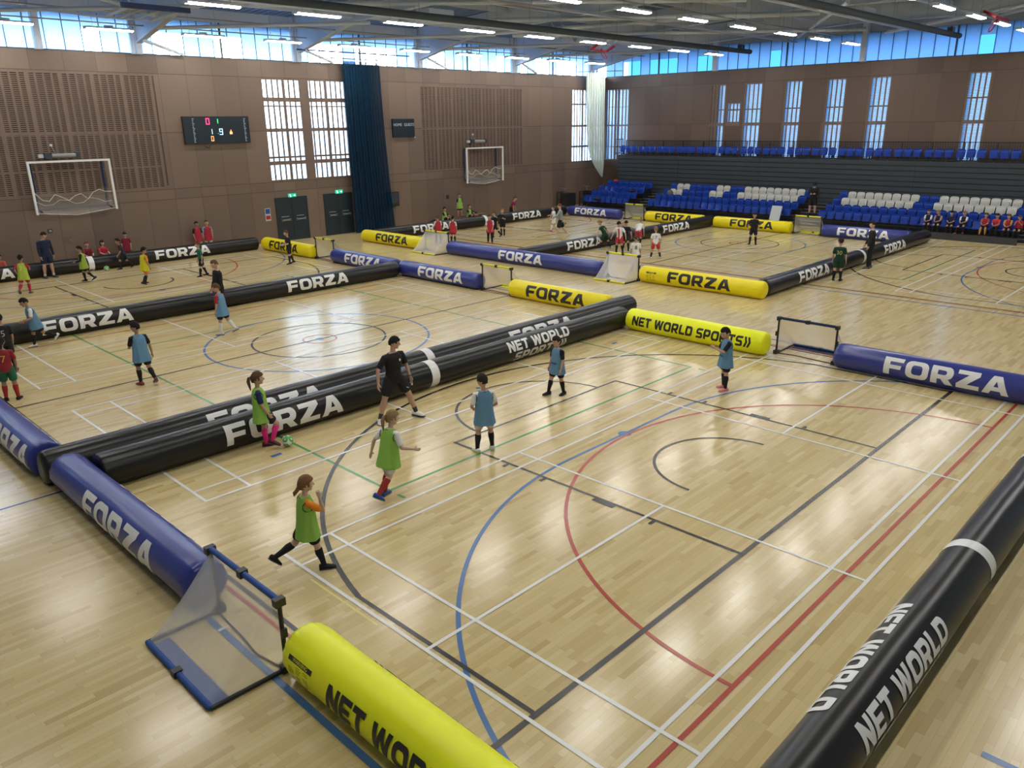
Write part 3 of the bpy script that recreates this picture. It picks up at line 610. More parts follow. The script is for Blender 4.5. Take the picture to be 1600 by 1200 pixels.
# scoreboards
def fontpart(name, s, size, x, y, z, m, parent, rot=None):
    bm = font_bm(s, size)
    for v in bm.verts: v.co = Vector((x + v.co.x, y, z + v.co.y)) if not rot else Vector((x - v.co.y, y, z + v.co.x))
    return obj(name, bm, M[m], parent)
SEG = {'0': 'abcdef', '1': 'bc', '9': 'abcfgd', '-': 'g'}
def digit(ch, w, h, x, y, z, m, parent):
    t = w * 0.2; bm = bmesh.new()
    S = dict(a=(0, w, h - t, h), b=(w - t, w, h / 2, h), c=(w - t, w, 0, h / 2), d=(0, w, 0, t), e=(0, t, 0, h / 2), f=(0, t, h / 2, h), g=(0, w, h / 2 - t / 2, h / 2 + t / 2))
    for k in SEG[ch]:
        a, b, c, d = S[k]; box(bm, x + a, x + b, y - 0.004, y, z + c, z + d)
    return obj('digit', bm, M[m], parent)
t = thing('scoreboard', 'large black electronic scoreboard with red zero and green one on left wall', 'scoreboard', (11.83, YW, 4.90))
obj('display_panel', boxes((0, 3.17, -0.12, 0, 0, 1.16)), M['screen'], t)
obj('frame', boxes((-0.02, 0, -0.13, 0, -0.02, 1.18), (3.17, 3.19, -0.13, 0, -0.02, 1.18), (0, 3.17, -0.13, 0, -0.02, 0), (0, 3.17, -0.13, 0, 1.16, 1.18)), M['black_metal'], t)
digit('0', 0.17, 0.28, 1.06, -0.125, 0.82, 'led_red', t); digit('1', 0.15, 0.20, 1.50, -0.125, 0.87, 'led_green', t)
digit('1', 0.15, 0.22, 1.17, -0.125, 0.40, 'led_blue', t); digit('-', 0.05, 0.2, 1.57, -0.125, 0.32, 'led_blue', t); digit('9', 0.17, 0.28, 1.66, -0.125, 0.36, 'led_blue', t)
digit('0', 0.13, 0.22, 1.22, -0.125, 0.09, 'led_orange', t)
bm = boxes((2.17, 2.30, -0.125, -0.12, 0.38, 0.50)); box(bm, 2.22, 2.26, -0.125, -0.12, 0.50, 0.58); obj('lamp_symbol', bm, M['led_orange'], t)
for cx in (0.46, 2.98):
    bm = bmesh.new(); r2 = random.Random(int(cx * 100))
    for k in range(15):
        z = 1.08 - k * 0.072
        for q in range(2 + (k % 3 == 0)): box(bm, cx - 0.05 + q * 0.035, cx - 0.03 + q * 0.035, -0.124, -0.12, z - r2.choice((0.02, 0.03)), z + 0.012)
    obj('player_list', bm, M['led_white'], t)
bm = bmesh.new(); pipe(bm, [(0.85, -0.03, -0.02), (0.95, -0.03, -0.16), (1.15, -0.03, -0.22), (1.18, -0.03, -0.1)], 0.012, 5); obj('cable', bm, M['black_metal'], t)
t = thing('scoreboard', 'small black scoreboard reading home and guests right of the blue curtain', 'scoreboard', (23.66, YW - 0.012, 4.94))
obj('display_panel', boxes((0, 1.54, -0.10, 0, 0, 0.98)), M['screen'], t)
fontpart('lettering', 'HOME', 0.21, 0.34, -0.104, 0.66, 'led_white', t); fontpart('lettering', 'GUESTS', 0.21, 1.16, -0.104, 0.66, 'led_white', t)
obj('cable_clip', boxes((1.55, 1.60, -0.06, 0, -0.06, 0.02)), M['print_white'], t)

# handball goals hung on the wall
def wall_goal(x0, lab, zz):
    t = thing('handball_goal', lab, 'goal', (x0, YW - 0.55, zz), 0, 'handball goals raised on the left wall'); W, H = 3.16, 2.08
    bm = boxes((0, 0.08, 0, 0.08, 0, H), (W - 0.08, W, 0, 0.08, 0, H), (0.08, W - 0.08, 0, 0.08, H - 0.08, H)); obj('goal_frame', bm, M['print_white'], t)
    bm = bmesh.new()
    for x in (0.22, W - 0.22): bar(bm, (x, 0.45, H - 0.05), (x, 0.45, 0.15), 0.07); bar(bm, (x, 0.45, 0.15), (x, 0.02, 0.10), 0.05); bar(bm, (x, 0.45, H - 0.1), (x, 0.06, H - 0.04), 0.05); bar(bm, (x, 0.45, 1.2), (x, 0.53, 1.2), 0.06)
    bar(bm, (0.22, 0.45, 0.15), (W - 0.22, 0.45, 0.15), 0.035); obj('support_bracket', bm, M['navy_pad'], t)
    r2 = random.Random(3); bm = bmesh.new(); g = []
    for i in range(15):
        u = i / 14; x = 0.08 + u * (W - 0.16); top = 0.86 + 0.10 * sin(u * 9.0) - 0.25 * sin(u * pi) * (0.6 if i % 3 else 0.3); bot = 0.05 - 0.16 * sin(u * pi)
        g.append([bm.verts.new((x, 0.10 + 0.26 * sin(pi * k / 6) + 0.03 * sin(i * 1.7), top + (bot - top) * k / 6)) for k in range(7)])
    for a, b in zip(g, g[1:]):
        for k in range(6): bm.faces.new((a[k], b[k], b[k + 1], a[k + 1]))
    smooth(obj('net', bm, M['net_loose'], t), 180)
    bm = bmesh.new()
    pipe(bm, [(v[0].co.x, v[0].co.y, v[0].co.z) for v in g] if False else [(0.10 + u * (W - 0.2) / 12, 0.14, 0.86 - 0.38 * abs(sin(u * 0.95)) * (1 if u < 9 else 0.35)) for u in range(13)], 0.016, 5)
    pipe(bm, [(0.12 + u * (W - 0.24) / 10, 0.18, 0.62 - 0.30 * abs(sin(u * 0.8 + 0.4))) for u in range(11)], 0.010, 5); pipe(bm, [(0.08, 0.1, 0.05), (W * 0.5, 0.15, -0.13), (W - 0.08, 0.1, 0.05)], 0.012, 5)
    obj('net_cord', bm, M['rope'], t)
wall_goal(5.10, 'white handball goal raised on the wall below the left winch, nearest the left edge', 2.32)
wall_goal(28.77, 'white handball goal raised on the far part of the left wall with sagging net', 2.16)
for x, lab in ((5.90, 'grey goal winch on the wall above the left raised handball goal'), (29.45, 'grey goal winch on the wall above the farther raised handball goal')):
    t = thing('goal_winch', lab, 'winch', (x, YW - 0.012, 4.58), 0, 'goal winches on the left wall')
    bm = bmesh.new(); pipe(bm, [(0.25, -0.2, 0), (1.15, -0.2, 0)], 0.09, 10); obj('drum', bm, M['grey_metal'], t)
    obj('motor', boxes((-0.02, 0.25, -0.30, -0.06, -0.12, 0.12), (1.15, 1.30, -0.28, -0.08, -0.1, 0.12), (0.3, 0.36, -0.2, 0, -0.08, 0.1), (1.0, 1.06, -0.2, 0, -0.08, 0.1)), M['dark_grey'], t)
    obj('control_box', boxes((-0.22, -0.04, -0.2, -0.06, -0.07, 0.07), (0.30, 0.40, -0.05, 0, 0.36, 0.46)), M['whiteboard'], t)
    bm = bmesh.new(); pipe(bm, [(0.36, -0.03, 0.36), (0.45, -0.05, 0.1)], 0.012, 5); obj('cable', bm, M['grey_metal'], t)

# ---- gathered netting curtains
def drape(name, label, path, z0, z1, folds, amp, m, wtop, pinch=None, lean=0.0, hem=None):
    bm = bmesh.new(); n = folds * 8; rowsn = 22; g = []
    for j in range(rowsn + 1):
        v = j / rowsn; z = z1 + (z0 - z1) * v; r = []
        for i in range(n + 1):
            u = i / n; a = amp * (1 + 0.35 * sin(i * 0.37 + 1)) * (0.8 + 0.3 * v)
            x, y = path(u, v); d = sin(2 * pi * folds * u + 0.4 * sin(3 * v + u * 5))
            nx, ny = wtop; zz = z + (hem(u) * max(0, v - 0.75) * 4 if hem else 0)
            r.append(bm.verts.new((x + nx * a * d, y + ny * a * d, zz)))
        g.append(r)
    for a, b in zip(g, g[1:]):
        for i in range(n): bm.faces.new((a[i], a[i + 1], b[i + 1], b[i]))
    o = smooth(obj('gathered_net', bm, m), 180); return o
t = thing('blue_netting_curtain', 'dark blue netting curtain gathered in front of the tall window, hanging to the floor', 'curtain', (21.7, 27.2, 0))
c = drape('net', '', lambda u, v: (20.42 - 21.7 + 2.35 * u + 0.35 * u * v * v, 0.12 - 0.16 * v), 0.02, 8.75, 13, 0.075, M['curtain_blue'], (0.25, 0.9)); c.parent = t
bm = bmesh.new(); pipe(bm, [(-2.2, 0.12, 8.86), (1.6, 0.12, 8.86)], 0.03, 6); obj('curtain_rail', bm, M['grey_metal'], t)
t = thing('white_netting_curtain', 'white netting curtain gathered in the far corner with its hem tied up', 'curtain', (40.4, 26.55, 0))
c = drape('net', '', lambda u, v: ((-0.37 + 0.74 * u) * (1 - 0.72 * v ** 5) + 0.24 * v ** 3.5, (0.53 - 1.06 * u) * (1 - 0.72 * v ** 5) - 0.33 * v ** 3.5), 1.9, 8.8, 9, 0.07, M['curtain_white'], (0.82, 0.57), hem=lambda u: 0.45 * (1 - u) ** 1.3); c.parent = t
bm = bmesh.new(); pipe(bm, [(-0.7, 1.0, 8.88), (1.0, -1.45, 8.88)], 0.03, 6); bar(bm, (-0.3, 0.42, 8.88), (-0.3, 0.42, 10.6), 0.02); bar(bm, (0.6, -0.86, 8.88), (0.6, -0.86, 10.6), 0.02); obj('curtain_rail', bm, M['grey_metal'], t)
tag(obj('curtain_track', (lambda b: (pipe(b, [(17.6, 26.9, 9.12), (24.5, 26.9, 9.12)], 0.035, 6), b)[1])(bmesh.new()), M['navy_pad']), 'dark curtain track rail above the blue netting curtain', 'curtain track')

# ================================================================== INFLATABLE BARRIERS
RAD = 0.30
def barrier(label, axis, c, a0, a1, m, texts, band=None, warn=None, both=True, group='inflatable barriers', flat=(False, False)):
    """axis X: runs along x at y=c, axis Y: runs along y at x=c; local x is the reading direction, local -y faces the camera side"""
    L = abs(a1 - a0); mid = (a0 + a1) / 2; bm = bmesh.new(); rings = []; N = 48
    prof = [(-L / 2 - 0.02, 0.05), (-L / 2 - 0.018, 0.16), (-L / 2 - 0.005, 0.235), (-L / 2 + 0.03, 0.276), (-L / 2 + 0.08, 0.292), (-L / 2 + 0.17, RAD)]
    body = [(-L / 2 + 0.17 + (L - 0.34) * k / 24, RAD) for k in range(1, 24)]
    fl = [(-L / 2 - 0.012, 0.05), (-L / 2 - 0.010, 0.20), (-L / 2 - 0.006, 0.27), (-L / 2 + 0.004, 0.290), (-L / 2 + 0.03, 0.298), (-L / 2 + 0.17, RAD)]
    full = (fl if flat[0] else prof) + body + [(-x, r) for x, r in reversed(fl if flat[1] else prof)]
    for x, r in full:
        e = max(0.0, 1 - (L / 2 - abs(x)) / 0.45); ring = []
        for k in range(N):
            a = 2 * pi * k / N; q = r + (0.007 * e * sin(16 * a) if r > 0.2 else 0) + 0.003 * sin(2 * a + x * 1.7) * (r > 0.29) + 0.0018 * sin(5 * a + x * 3.1) * (r > 0.29)
            z = q * sin(a); ring.append((x, q * cos(a), max(z, -0.285) + 0.285))
        rings.append(ring)
    ring_loft(bm, rings, True); bmesh.ops.recalc_face_normals(bm, faces=bm.faces)
    o = smooth(obj('inflatable_barrier', bm, M[m]), 60); tag(o, label, 'inflatable barrier', group)
    o.location = (mid, c, 0) if axis == 'X' else (c, mid, 0); o.rotation_euler = (0, 0, 0 if axis == 'X' else -pi / 2)
    sgn = 1 if axis == 'X' else -1
    pm = 'print_black' if 'yellow' in m or 'lemon' in m else 'print_white'
    def place(word, pos, length, h, elev, slant, mm, side, name='lettering'):
        b = word_bm(word, h, length, slant)
        for v in b.verts:
            s, w = v.co.x, v.co.y; al = radians(elev) + w / RAD; rr_ = RAD + 0.006
            v.co = Vector((pos + s, -rr_ * cos(al), rr_ * sin(al) + 0.285)) if side < 0 else Vector((pos - s, rr_ * cos(al), rr_ * sin(al) + 0.285))
        smooth(obj(name, b, M[mm], o), 180)
    for kind, at in texts:
        pos = sgn * (at - mid)
        for side in ((-1, 1) if both else (-1,)):
            if kind == 'F': place('FORZA', pos, 2.48, 0.40, 12, 0.0, pm, side)
            elif kind == 'N1': place('NET WORLD SPORTS>', pos, 3.60, 0.265, 8, 0.12, pm, side)
            elif kind == 'N2':
                place('NET WORLD', pos, 2.25, 0.27, 33 if side < 0 else 50, 0.10, pm, side)
                if side < 0: place('SPORTS>', pos + 0.02, 1.95, 0.22, -22, 0.28, 'print_grey', side)
    if band is not None:
        bx = sgn * (band - mid); b = bmesh.new()
        ring_loft(b, [[(x, (RAD + 0.004) * cos(2 * pi * k / N), max((RAD + 0.004) * sin(2 * pi * k / N), -0.284) + 0.285) for k in range(N)] for x in (bx - 0.11, bx - 0.05, bx + 0.05, bx + 0.11)], False)
        bmesh.ops.recalc_face_normals(b, faces=b.faces); smooth(obj('joint_band', b, M['print_white'], o), 60)
    if warn is not None:
        wx = sgn * (warn - mid)
        def curved(b):
            for v in b.verts:
                s, w = v.co.x, v.co.y; al = radians(2) + w / RAD; v.co = Vector((wx + s, -(RAD + 0.005 + v.co.z) * cos(al), (RAD + 0.005 + v.co.z) * sin(al) + 0.285))
            return b
        b = bmesh.new()
        for k in range(12): box(b, -0.21, 0.21, -0.155 + k * 0.025, -0.13 + k * 0.025, -0.001, 0)
        w = obj('warning_label', curved(b), M[m], o)
        b = bmesh.new()
        for k in range(3): box(b, -0.21, 0.21, 0.09 + k * 0.018, 0.108 + k * 0.018, 0, 0.001)
        obj('header_strip', curved(b), M['print_black'], w)
        b = bmesh.new(); box(b, -0.21, 0.21, -0.155, -0.145, 0, 0.001); obj('lower_strip', curved(b), M['print_black'], w)
        b = font_bm('WARNING', 0.055)
        for v in b.verts: v.co.y += 0.117; v.co.z = 0.002
        obj('warning_title', curved(b), M['vinyl_lemon'], w)
        b = bmesh.new(); r2 = random.Random(4)
        for k in range(9):
            for q in (-0.195, -0.06, 0.07):
                if r2.random() < 0.85: box(b, q, q + 0.06 + 0.05 * r2.random(), 0.062 - k * 0.021, 0.067 - k * 0.021, 0, 0.001)
        obj('small_print', curved(b), M['print_black'], w)
    return o
TB = 'inflatable pitch barriers'
def bar_(*a, **k): return barrier(*a, group=TB, **k)
# near pitch
bar_('black inflatable barrier behind the coach, nearer of the two side by side', 'X', 4.08, -0.925, 13.36, 'vinyl_black', [('F', 2.37), ('N2', 9.50)], band=6.05, flat=(True, False))
bar_('black inflatable barrier farther from camera of the two side by side', 'X', 4.87, -1.55, 14.80, 'vinyl_black', [('F', 2.43), ('F', 10.48)], band=6.62)
bar_('blue inflatable barrier at lower left touching the near blue pop up goal', 'Y', -1.25, 4.50, -0.42, 'vinyl_blue', [('F', 1.72)], flat=(True, False))
bar_('blue inflatable barrier cut by the left edge of the photo', 'Y', -1.35, 9.60, 5.27, 'vinyl_blue', [('F', 6.56)], flat=(False, True))
bar_('lemon yellow inflatable barrier at bottom centre with a warning label', 'Y', -1.08, -2.33, -7.15, 'vinyl_lemon', [('N1', -5.0)], warn=-2.72)
bar_('lemon yellow inflatable barrier behind the boy in pink shoes', 'Y', 13.29, 3.73, -0.38, 'vinyl_lemon', [('N1', 1.70)], flat=(True, False))
bar_('blue inflatable barrier at the right edge beside the far blue pop up goal', 'Y', 13.53, -2.06, -6.66, 'vinyl_blue', [('F', -4.45)])
bar_('black inflatable barrier at lower right with white lettering and white band', 'X', -7.00, -0.72, 14.0, 'vinyl_black', [('N2', 2.55), ('F', 10.2)], band=5.45)
# middle and left pitches
bar_('long black inflatable barrier dividing the two left pitches, with two white wordmarks', 'X', 15.42, -1.5, 14.0, 'vinyl_black', [('F', 2.67), ('F', 10.35)])
bar_('black inflatable barrier along the left wall behind the red bib substitutes', 'X', 26.24, -1.2, 14.0, 'vinyl_black', [('F', 2.37), ('F', 10.30)], band=6.43)
bar_('yellow inflatable barrier behind the keeper in black near the double doors', 'Y', 14.30, 25.90, 21.69, 'vinyl_yellow', [('F', 23.82)])
bar_('blue inflatable barrier at the end of left pitch, half hidden by the black divider', 'Y', 14.32, 20.07, 15.74, 'vinyl_blue', [('F', 17.70)])
bar_('blue inflatable barrier right of the black divider end, beside the small yellow goal', 'Y', 14.32, 15.40, 11.0, 'vinyl_blue', [('F', 12.88)])
bar_('yellow inflatable barrier behind the double black barriers at picture centre', 'Y', 14.28, 9.36, 5.24, 'vinyl_yellow', [('F', 7.24)])
# far pitches
bar_('black inflatable barrier along the far part of left wall beside the green bib substitutes', 'X', 24.10, 19.42, 34.3, 'vinyl_black', [('F', 22.96), ('F', 30.53)], band=27.1)
bar_('yellow inflatable barrier in front of the wall loudspeaker, left of a pop up goal', 'Y', 19.05, 24.45, 19.76, 'vinyl_yellow', [('F', 21.90)])
bar_('long blue inflatable barrier between the two far yellow goals', 'Y', 19.05, 17.92, 9.21, 'vinyl_blue', [('F', 13.30)])
bar_('yellow inflatable barrier at right of centre with small warning label and large wordmark', 'Y', 19.28, 7.54, 2.72, 'vinyl_yellow', [('F', 5.04)], warn=6.98)
bar_('black inflatable barrier at right behind the boy with number thirty', 'X', 3.0, 19.62, 35.9, 'vinyl_black', [('F', 23.1), ('F', 31.15)], band=27.75)
bar_('black inflatable barrier dividing the two far pitches behind the tackling players', 'X', 13.95, 19.40, 34.95, 'vinyl_black', [('F', 23.5), ('F', 31.1)])
bar_('blue inflatable barrier at far end left, in front of the left seating block', 'Y', 34.45, 23.78, 19.76, 'vinyl_blue', [('F', 21.88)])
bar_('yellow inflatable barrier at far end, left of the black divider', 'Y', 34.85, 18.13, 14.30, 'vinyl_yellow', [('F', 16.12)])
bar_('yellow inflatable barrier at far end, right of the black divider, behind the keeper', 'Y', 34.85, 13.60, 9.15, 'vinyl_yellow', [('F', 11.28)])
bar_('blue inflatable barrier at far end right, in front of the seated children', 'Y', 34.85, 7.48, 3.34, 'vinyl_blue', [('F', 5.42)])

# ================================================================== POP UP GOALS
def popup_goal(label, x, y, rz, pad, W=1.46, H=0.92, D=0.98, net='net_white', lines=False):
    """local: opening faces -y, net slopes back to +y"""
    t = thing('pop_up_goal', label, 'goal', (x, y, 0), rz, 'pop up goals'); h = W / 2
    def pad_bar(name, a, b, r, m):
        bm = bmesh.new(); a = Vector(a); b = Vector(b); d = b - a
        pipe(bm, [a, a + d * 0.03, a + d * 0.47, a + d * 0.5, a + d * 0.53, b - d * 0.03, b], [r * 0.8, r, r, r * 0.8, r, r, r * 0.8], 10); return smooth(obj(name, bm, M[m], t), 60)
    tb = pad_bar('top_bar', (-h, 0, H), (h, 0, H), 0.035, pad)
    obj('clip', boxes((-0.045, 0.045, -0.05, 0.05, H - 0.045, H + 0.045)), M['black_metal'], tb)
    for s in (-1, 1):
        bm = bmesh.new(); pipe(bm, [(s * h, 0, 0.02), (s * h, 0, 0.25), (s * h, 0, H)], [0.03, 0.026, 0.026], 8); p = obj('post', bm, M['black_metal'], t)
        bm = boxes((s * h - 0.04, s * h + 0.04, -0.06, 0.06, H - 0.06, H + 0.03)); obj('corner_joint', bm, M['black_metal'], p); obj('foot_joint', boxes((s * h - 0.05, s * h + 0.05, -0.07, 0.07, 0.0, 0.09)), M['black_metal'], p)
        bm = boxes((s * h + (0.02 if s > 0 else -0.055), s * h + (0.055 if s > 0 else -0.02), -0.03, 0.03, H * 0.50, H * 0.62)); obj('strap', bm, M['black_metal'], p)
        bm = bmesh.new(); pipe(bm, [(s * h, 0.03, 0.02), (s * h, D * 0.5, 0.025), (s * h, D, 0.03)], 0.025, 8); obj('side_bar', bm, M['black_metal'], t)
    bb = pad_bar('back_bar', (-h, D, 0.035), (h, D, 0.035), 0.035, pad)
    obj('clip', boxes((-0.045, 0.045, D - 0.05, D + 0.05, 0.0, 0.08)), M['black_metal'], bb)
    obj('ground_flap', boxes((-h + 0.06, h - 0.06, D - 0.22, D - 0.02, 0.004, 0.010)), M[pad], t)
    bm = bmesh.new(); pipe(bm, [(-h, 0.02, 0.012), (-h * 0.4, 0.10, 0.012), (0.1, 0.06, 0.012), (h, 0.02, 0.012)], 0.012, 5); obj('front_strap', bm, M['black_metal'], t)
    bm = bmesh.new(); n = 10; g = []
    def sag(v): return 0.06 * sin(pi * v)
    for i in range(n + 1):
        xx = -h + 0.02 + (W - 0.04) * i / n
        g.append([bm.verts.new((xx, D * v - sag(v) * 0.9 * sin(pi * i / n) * -0.3 + 0.0, (H - 0.02) * (1 - v) ** 1.12 + 0.04 * v - 0.03 * sin(pi * v))) for v in [k / 8 for k in range(9)]])
    for a, b in zip(g, g[1:]):
        for k in range(8): bm.faces.new((a[k], b[k], b[k + 1], a[k + 1]))
    for col, s in ((g[0], -1), (g[-1], 1)):
        base = [bm.verts.new((s * (h - 0.02), max(0.02, D * k / 8), 0.03)) for k in range(9)]; inner = [bm.verts.new((s * (h - 0.05), 0.02, H - 0.02 - (H - 0.05) * k / 8)) for k in range(9)]
        for k in range(8): bm.faces.new((col[k], col[k + 1], inner[8] if False else base[k + 1], base[k]))
    smooth(obj('net', bm, M[net], t), 180)
    if lines:
        bm = bmesh.new()
        for k, (a, b) in enumerate(((-0.55, 0.45), (-0.6, 0.15), (-0.6, 0.05))): bar(bm, (a, 0.3 + 0.2 * k, 0.66 - 0.19 * k), (b, 0.3 + 0.2 * k, 0.66 - 0.19 * k), 0.02, 0.03)
        obj('net_cord', bm, M['print_white'], t)
    return t
popup_goal('blue padded pop up goal at lower left, nearest goal of all', -1.24, -1.42, pi / 2, 'pad_blue', W=1.56, H=0.87, D=0.86)
popup_goal('blue padded pop up goal between the yellow and blue barriers at right', 13.62, -1.22, -pi / 2, 'navy_pad', D=0.95)
popup_goal('yellow pop up goal beside the blue barrier at picture centre', 14.32, 10.18, -pi / 2, 'pad_yellow', W=1.42)
popup_goal('yellow pop up goal behind the keeper in black, left of the blue barrier', 14.35, 20.88, -pi / 2, 'pad_yellow', W=1.38)
popup_goal('yellow pop up goal with two red bib players behind its net', 19.05, 18.84, pi / 2, 'pad_yellow', W=1.62, D=0.85)
popup_goal('yellow pop up goal in front of the white shirt number eight', 19.2, 8.38, pi / 2, 'pad_yellow', W=1.42, D=0.85)
popup_goal('yellow pop up goal at far end below the left seating aisle', 34.7, 18.95, -pi / 2, 'pad_yellow', W=1.38, D=0.8, net='net_grey', lines=True)
popup_goal('yellow pop up goal at far end below the man in the aisle', 34.85, 8.32, -pi / 2, 'pad_yellow', W=1.42, D=0.8, net='net_grey', lines=True)

# ---- footballs
def football(label, x, y, r=0.105):
    bm = bmesh.new(); bmesh.ops.create_icosphere(bm, subdivisions=3, radius=r)
    o = smooth(obj('football', bm, M['print_white']), 180); o.location = (x, y, r + 0.004); tag(o, label, 'ball', 'footballs')
    bm = bmesh.new(); bmesh.ops.create_icosphere(bm, subdivisions=4, radius=r * 1.006)
    cs = [Vector(v).normalized() for v in ((0.3, -0.8, 0.5), (-0.7, -0.4, 0.6), (0.8, 0.3, 0.5), (-0.3, 0.8, 0.4), (0.1, -0.2, 1), (-0.6, -0.5, -0.6), (0.6, -0.6, -0.4), (0, 0.5, -0.8))]
    kill = [f for f in bm.faces if not any(0.86 < f.calc_center_median().normalized().dot(c) < 0.985 for c in cs)]
    bmesh.ops.delete(bm, geom=kill, context='FACES')
    obj('panel_pattern', bm, cloth_green, o)
cloth_green = mat('green_ball_print', (0.10, 0.42, 0.10), 0.4, 0.4)
football('white and green football at the foot of the girl in pink socks', 2.06, 3.33)
football('white and green football on the floor by the black barrier at upper left', 6.86, 25.62)
football('white and green football at the feet of the tackling players', 24.45, 11.75)

# ================================================================== SEATING STAND
Y0R, ST = 0.06, 0.275
BL = {'left': (25.75, 8), 'middle': (20.42, 20), 'right': (9.17, 20)}
PITCH = {'left': 0.478, 'middle': 0.486, 'right': 0.478}
ROWX = [38.60, 39.48, 40.36, 41.24]
for b, (ys, n) in BL.items():
    t = thing('seating_platform', {'left': 'black stepped platform under the left block of blue seats', 'middle': 'black stepped platform under the middle block of blue and white seats', 'right': 'black stepped platform under the right block where the children sit'}[b], 'seating platform', (38.0, ys - (n - 1) * PITCH[b] / 2, 0), 0, 'seating platforms')
    h = n * PITCH[b] / 2 + 0.05
    for k in range(4):
        x0 = 0.15 + 0.88 * k; obj('tier', boxes((x0, 3.62, -h, h, 0.0 if k == 0 else 0.10 + ST * (k - 1) + 0.001, 0.10 + ST * k)), M['black_metal'], t)
    bm = bmesh.new()
    for k in range(4): bar(bm, (0.62 + 0.88 * k, -h, 0.30 + ST * k), (0.62 + 0.88 * k, h, 0.30 + ST * k), 0.05); [bar(bm, (0.62 + 0.88 * k, -h + 0.2 + q * (2 * h - 0.4) / 4, 0.08 + ST * k), (0.62 + 0.88 * k, -h + 0.2 + q * (2 * h - 0.4) / 4, 0.30 + ST * k), 0.05) for q in range(5)]
    obj('seat_beam', bm, M['black_metal'], t)
for ya, yb, lab in ((21.95, 20.72, 'grey edged aisle steps between the left and middle seating blocks'), (10.88, 9.48, 'grey edged aisle steps where the man in dark shorts stands'), (-0.20, -1.4, 'grey edged aisle steps at the right edge of the stand')):
    t = thing('aisle_steps', lab, 'steps', (38.0, (ya + yb) / 2, 0), 0, 'aisle steps'); h = abs(ya - yb) / 2 - 0.08
    bm = bmesh.new(); bn = bmesh.new()
    for k in range(7):
        x0 = 0.12 + 0.44 * k; z = 0.18 + 0.1375 * k
        box(bm, x0, 3.62, -h, h, z - 0.1375 if k else 0.0, z - 0.02); box(bn, x0 - 0.01, x0 + 0.06, -h, h, z - 0.02, z)
    obj('treads', bm, M['black_metal'], t); obj('step_edging', bn, M['grey_metal'], t)
# the folded rows above: a tall stack of dark boards
t = thing('retracted_seating', 'tall dark grey stack of folded seating rows with horizontal boards', 'retracted seating', (41.68, 12.5, 0))
bm = bmesh.new()
for k in range(12):
    z1 = 3.40 - k * 0.275
    for ya, yb in ((-15.5, -6.8), (-6.79, 2.2), (2.21, 8.0), (8.01, 12.9)): box(bm, 0.012 * k * 0, 0.05, ya, yb, max(0.01, z1 - 0.235), z1)
obj('fascia_boards', bm, M['dark_grey'], t)
obj('stack_frame', boxes((0.06, 0.95, -15.5, 12.9, 0.0, 3.36)), M['black_metal'], t)
bm = boxes((0.03, 1.0, 12.9, 12.96, 0, 3.36)); 
for k in range(6): bar(bm, (0.1, 12.98, 0.5 + k * 0.5), (0.9, 12.98, 0.5 + k * 0.5), 0.03)
obj('end_panel', bm, M['black_metal'], t)
# seats
def seat_shell(top_roll=True):
    bm = bmesh.new(); g = []
    W, H = 0.43, 0.40
    for j in range(9):
        v = j / 8; z = 0.04 + H * v; r = []
        for i in range(9):
            u = i / 8 * 2 - 1; ww = W / 2 * (0.93 + 0.07 * min(1, v * 3)) * (1 - 0.06 * max(0, v - 0.8) * 5 * abs(u) ** 3)
            x = 0.10 * v * 0.9 - 0.05 * u * u * 0.9 - (0.035 * max(0, (v - 0.82) / 0.18) ** 2 if top_roll else 0)
            zz = z - (0.05 * abs(u) ** 4 if v > 0.9 else 0)
            r.append(bm.verts.new((x, u * ww, zz)))
        g.append(r)
    for a, b in zip(g, g[1:]):
        for i in range(8): bm.faces.new((a[i], b[i], b[i + 1], a[i + 1]))
    bmesh.ops.recalc_face_normals(bm, faces=bm.faces)
    bmesh.ops.solidify(bm, geom=bm.faces[:], thickness=0.025)
    return bm
def seat_pan(down=False):
    bm = bmesh.new(); R_ = []
    for j in range(7):
        v = j / 6; r = []
        for k in range(12):
            a = 2 * pi * k / 12; cu = abs(cos(a)) ** 0.6 * (1 if cos(a) > 0 else -1); su = abs(sin(a)) ** 0.6 * (1 if sin(a) > 0 else -1)
            wv = 0.19 * (1 - 0.12 * v ** 3) * (0.92 if j == 0 else 1); th = 0.032 * (0.6 if j in (0, 6) else 1)
            p = Vector((-0.10 - 0.03 * v + th * su, wv * cu, 0.0 + 0.34 * v))
            if down: p = Vector((-0.06 - 0.40 * v, wv * 1.05 * cu, 0.06 + th * su))
            r.append(p)
        R_.append(r)
    ring_loft(bm, R_, True); bmesh.ops.recalc_face_normals(bm, faces=bm.faces); return bm
SEAT = {}
for c in ('blue', 'white'):
    s = obj('stadium_seat', seat_shell(), M['seat_' + c]); smooth(s, 60)
    p = smooth(obj('seat_pan', seat_pan(), M['seat_' + c], s), 50); SEAT[c] = s
    bm = boxes((-0.02, 0.06, -0.04, 0.04, -0.112, 0.08)); obj('seat_bracket', bm, M['black_metal'], s)
    s['category'] = 'seat'
down_me = obj('seat_pan', seat_pan(True), M['seat_blue']).data; bpy.data.objects.remove(bpy.data.objects['seat_pan.002'])
_used = set()
def put_seat(c, x, y, z, label, group, down=False):
    if c not in _used: o = SEAT[c]; _used.add(c)
    else: o = copy_tree(SEAT[c])
    o.location = (x, y, z); o['label'] = label; o['group'] = group
    if down:
        for ch in o.children:
            if ch.name.startswith('seat_pan'): ch.data = down_me
    return o
WH = {'middle': {2: (1, 2, 7, 8) + tuple(range(11, 19)), 3: (1, 2, 7, 8) + tuple(range(11, 19))}, 'right': {2: tuple(range(1, 9)) + tuple(range(11, 19)), 3: tuple(range(1, 9)) + tuple(range(11, 19))}}
ROWW = ['front', 'second', 'third', 'back']
KID = []      # seats that carry a child
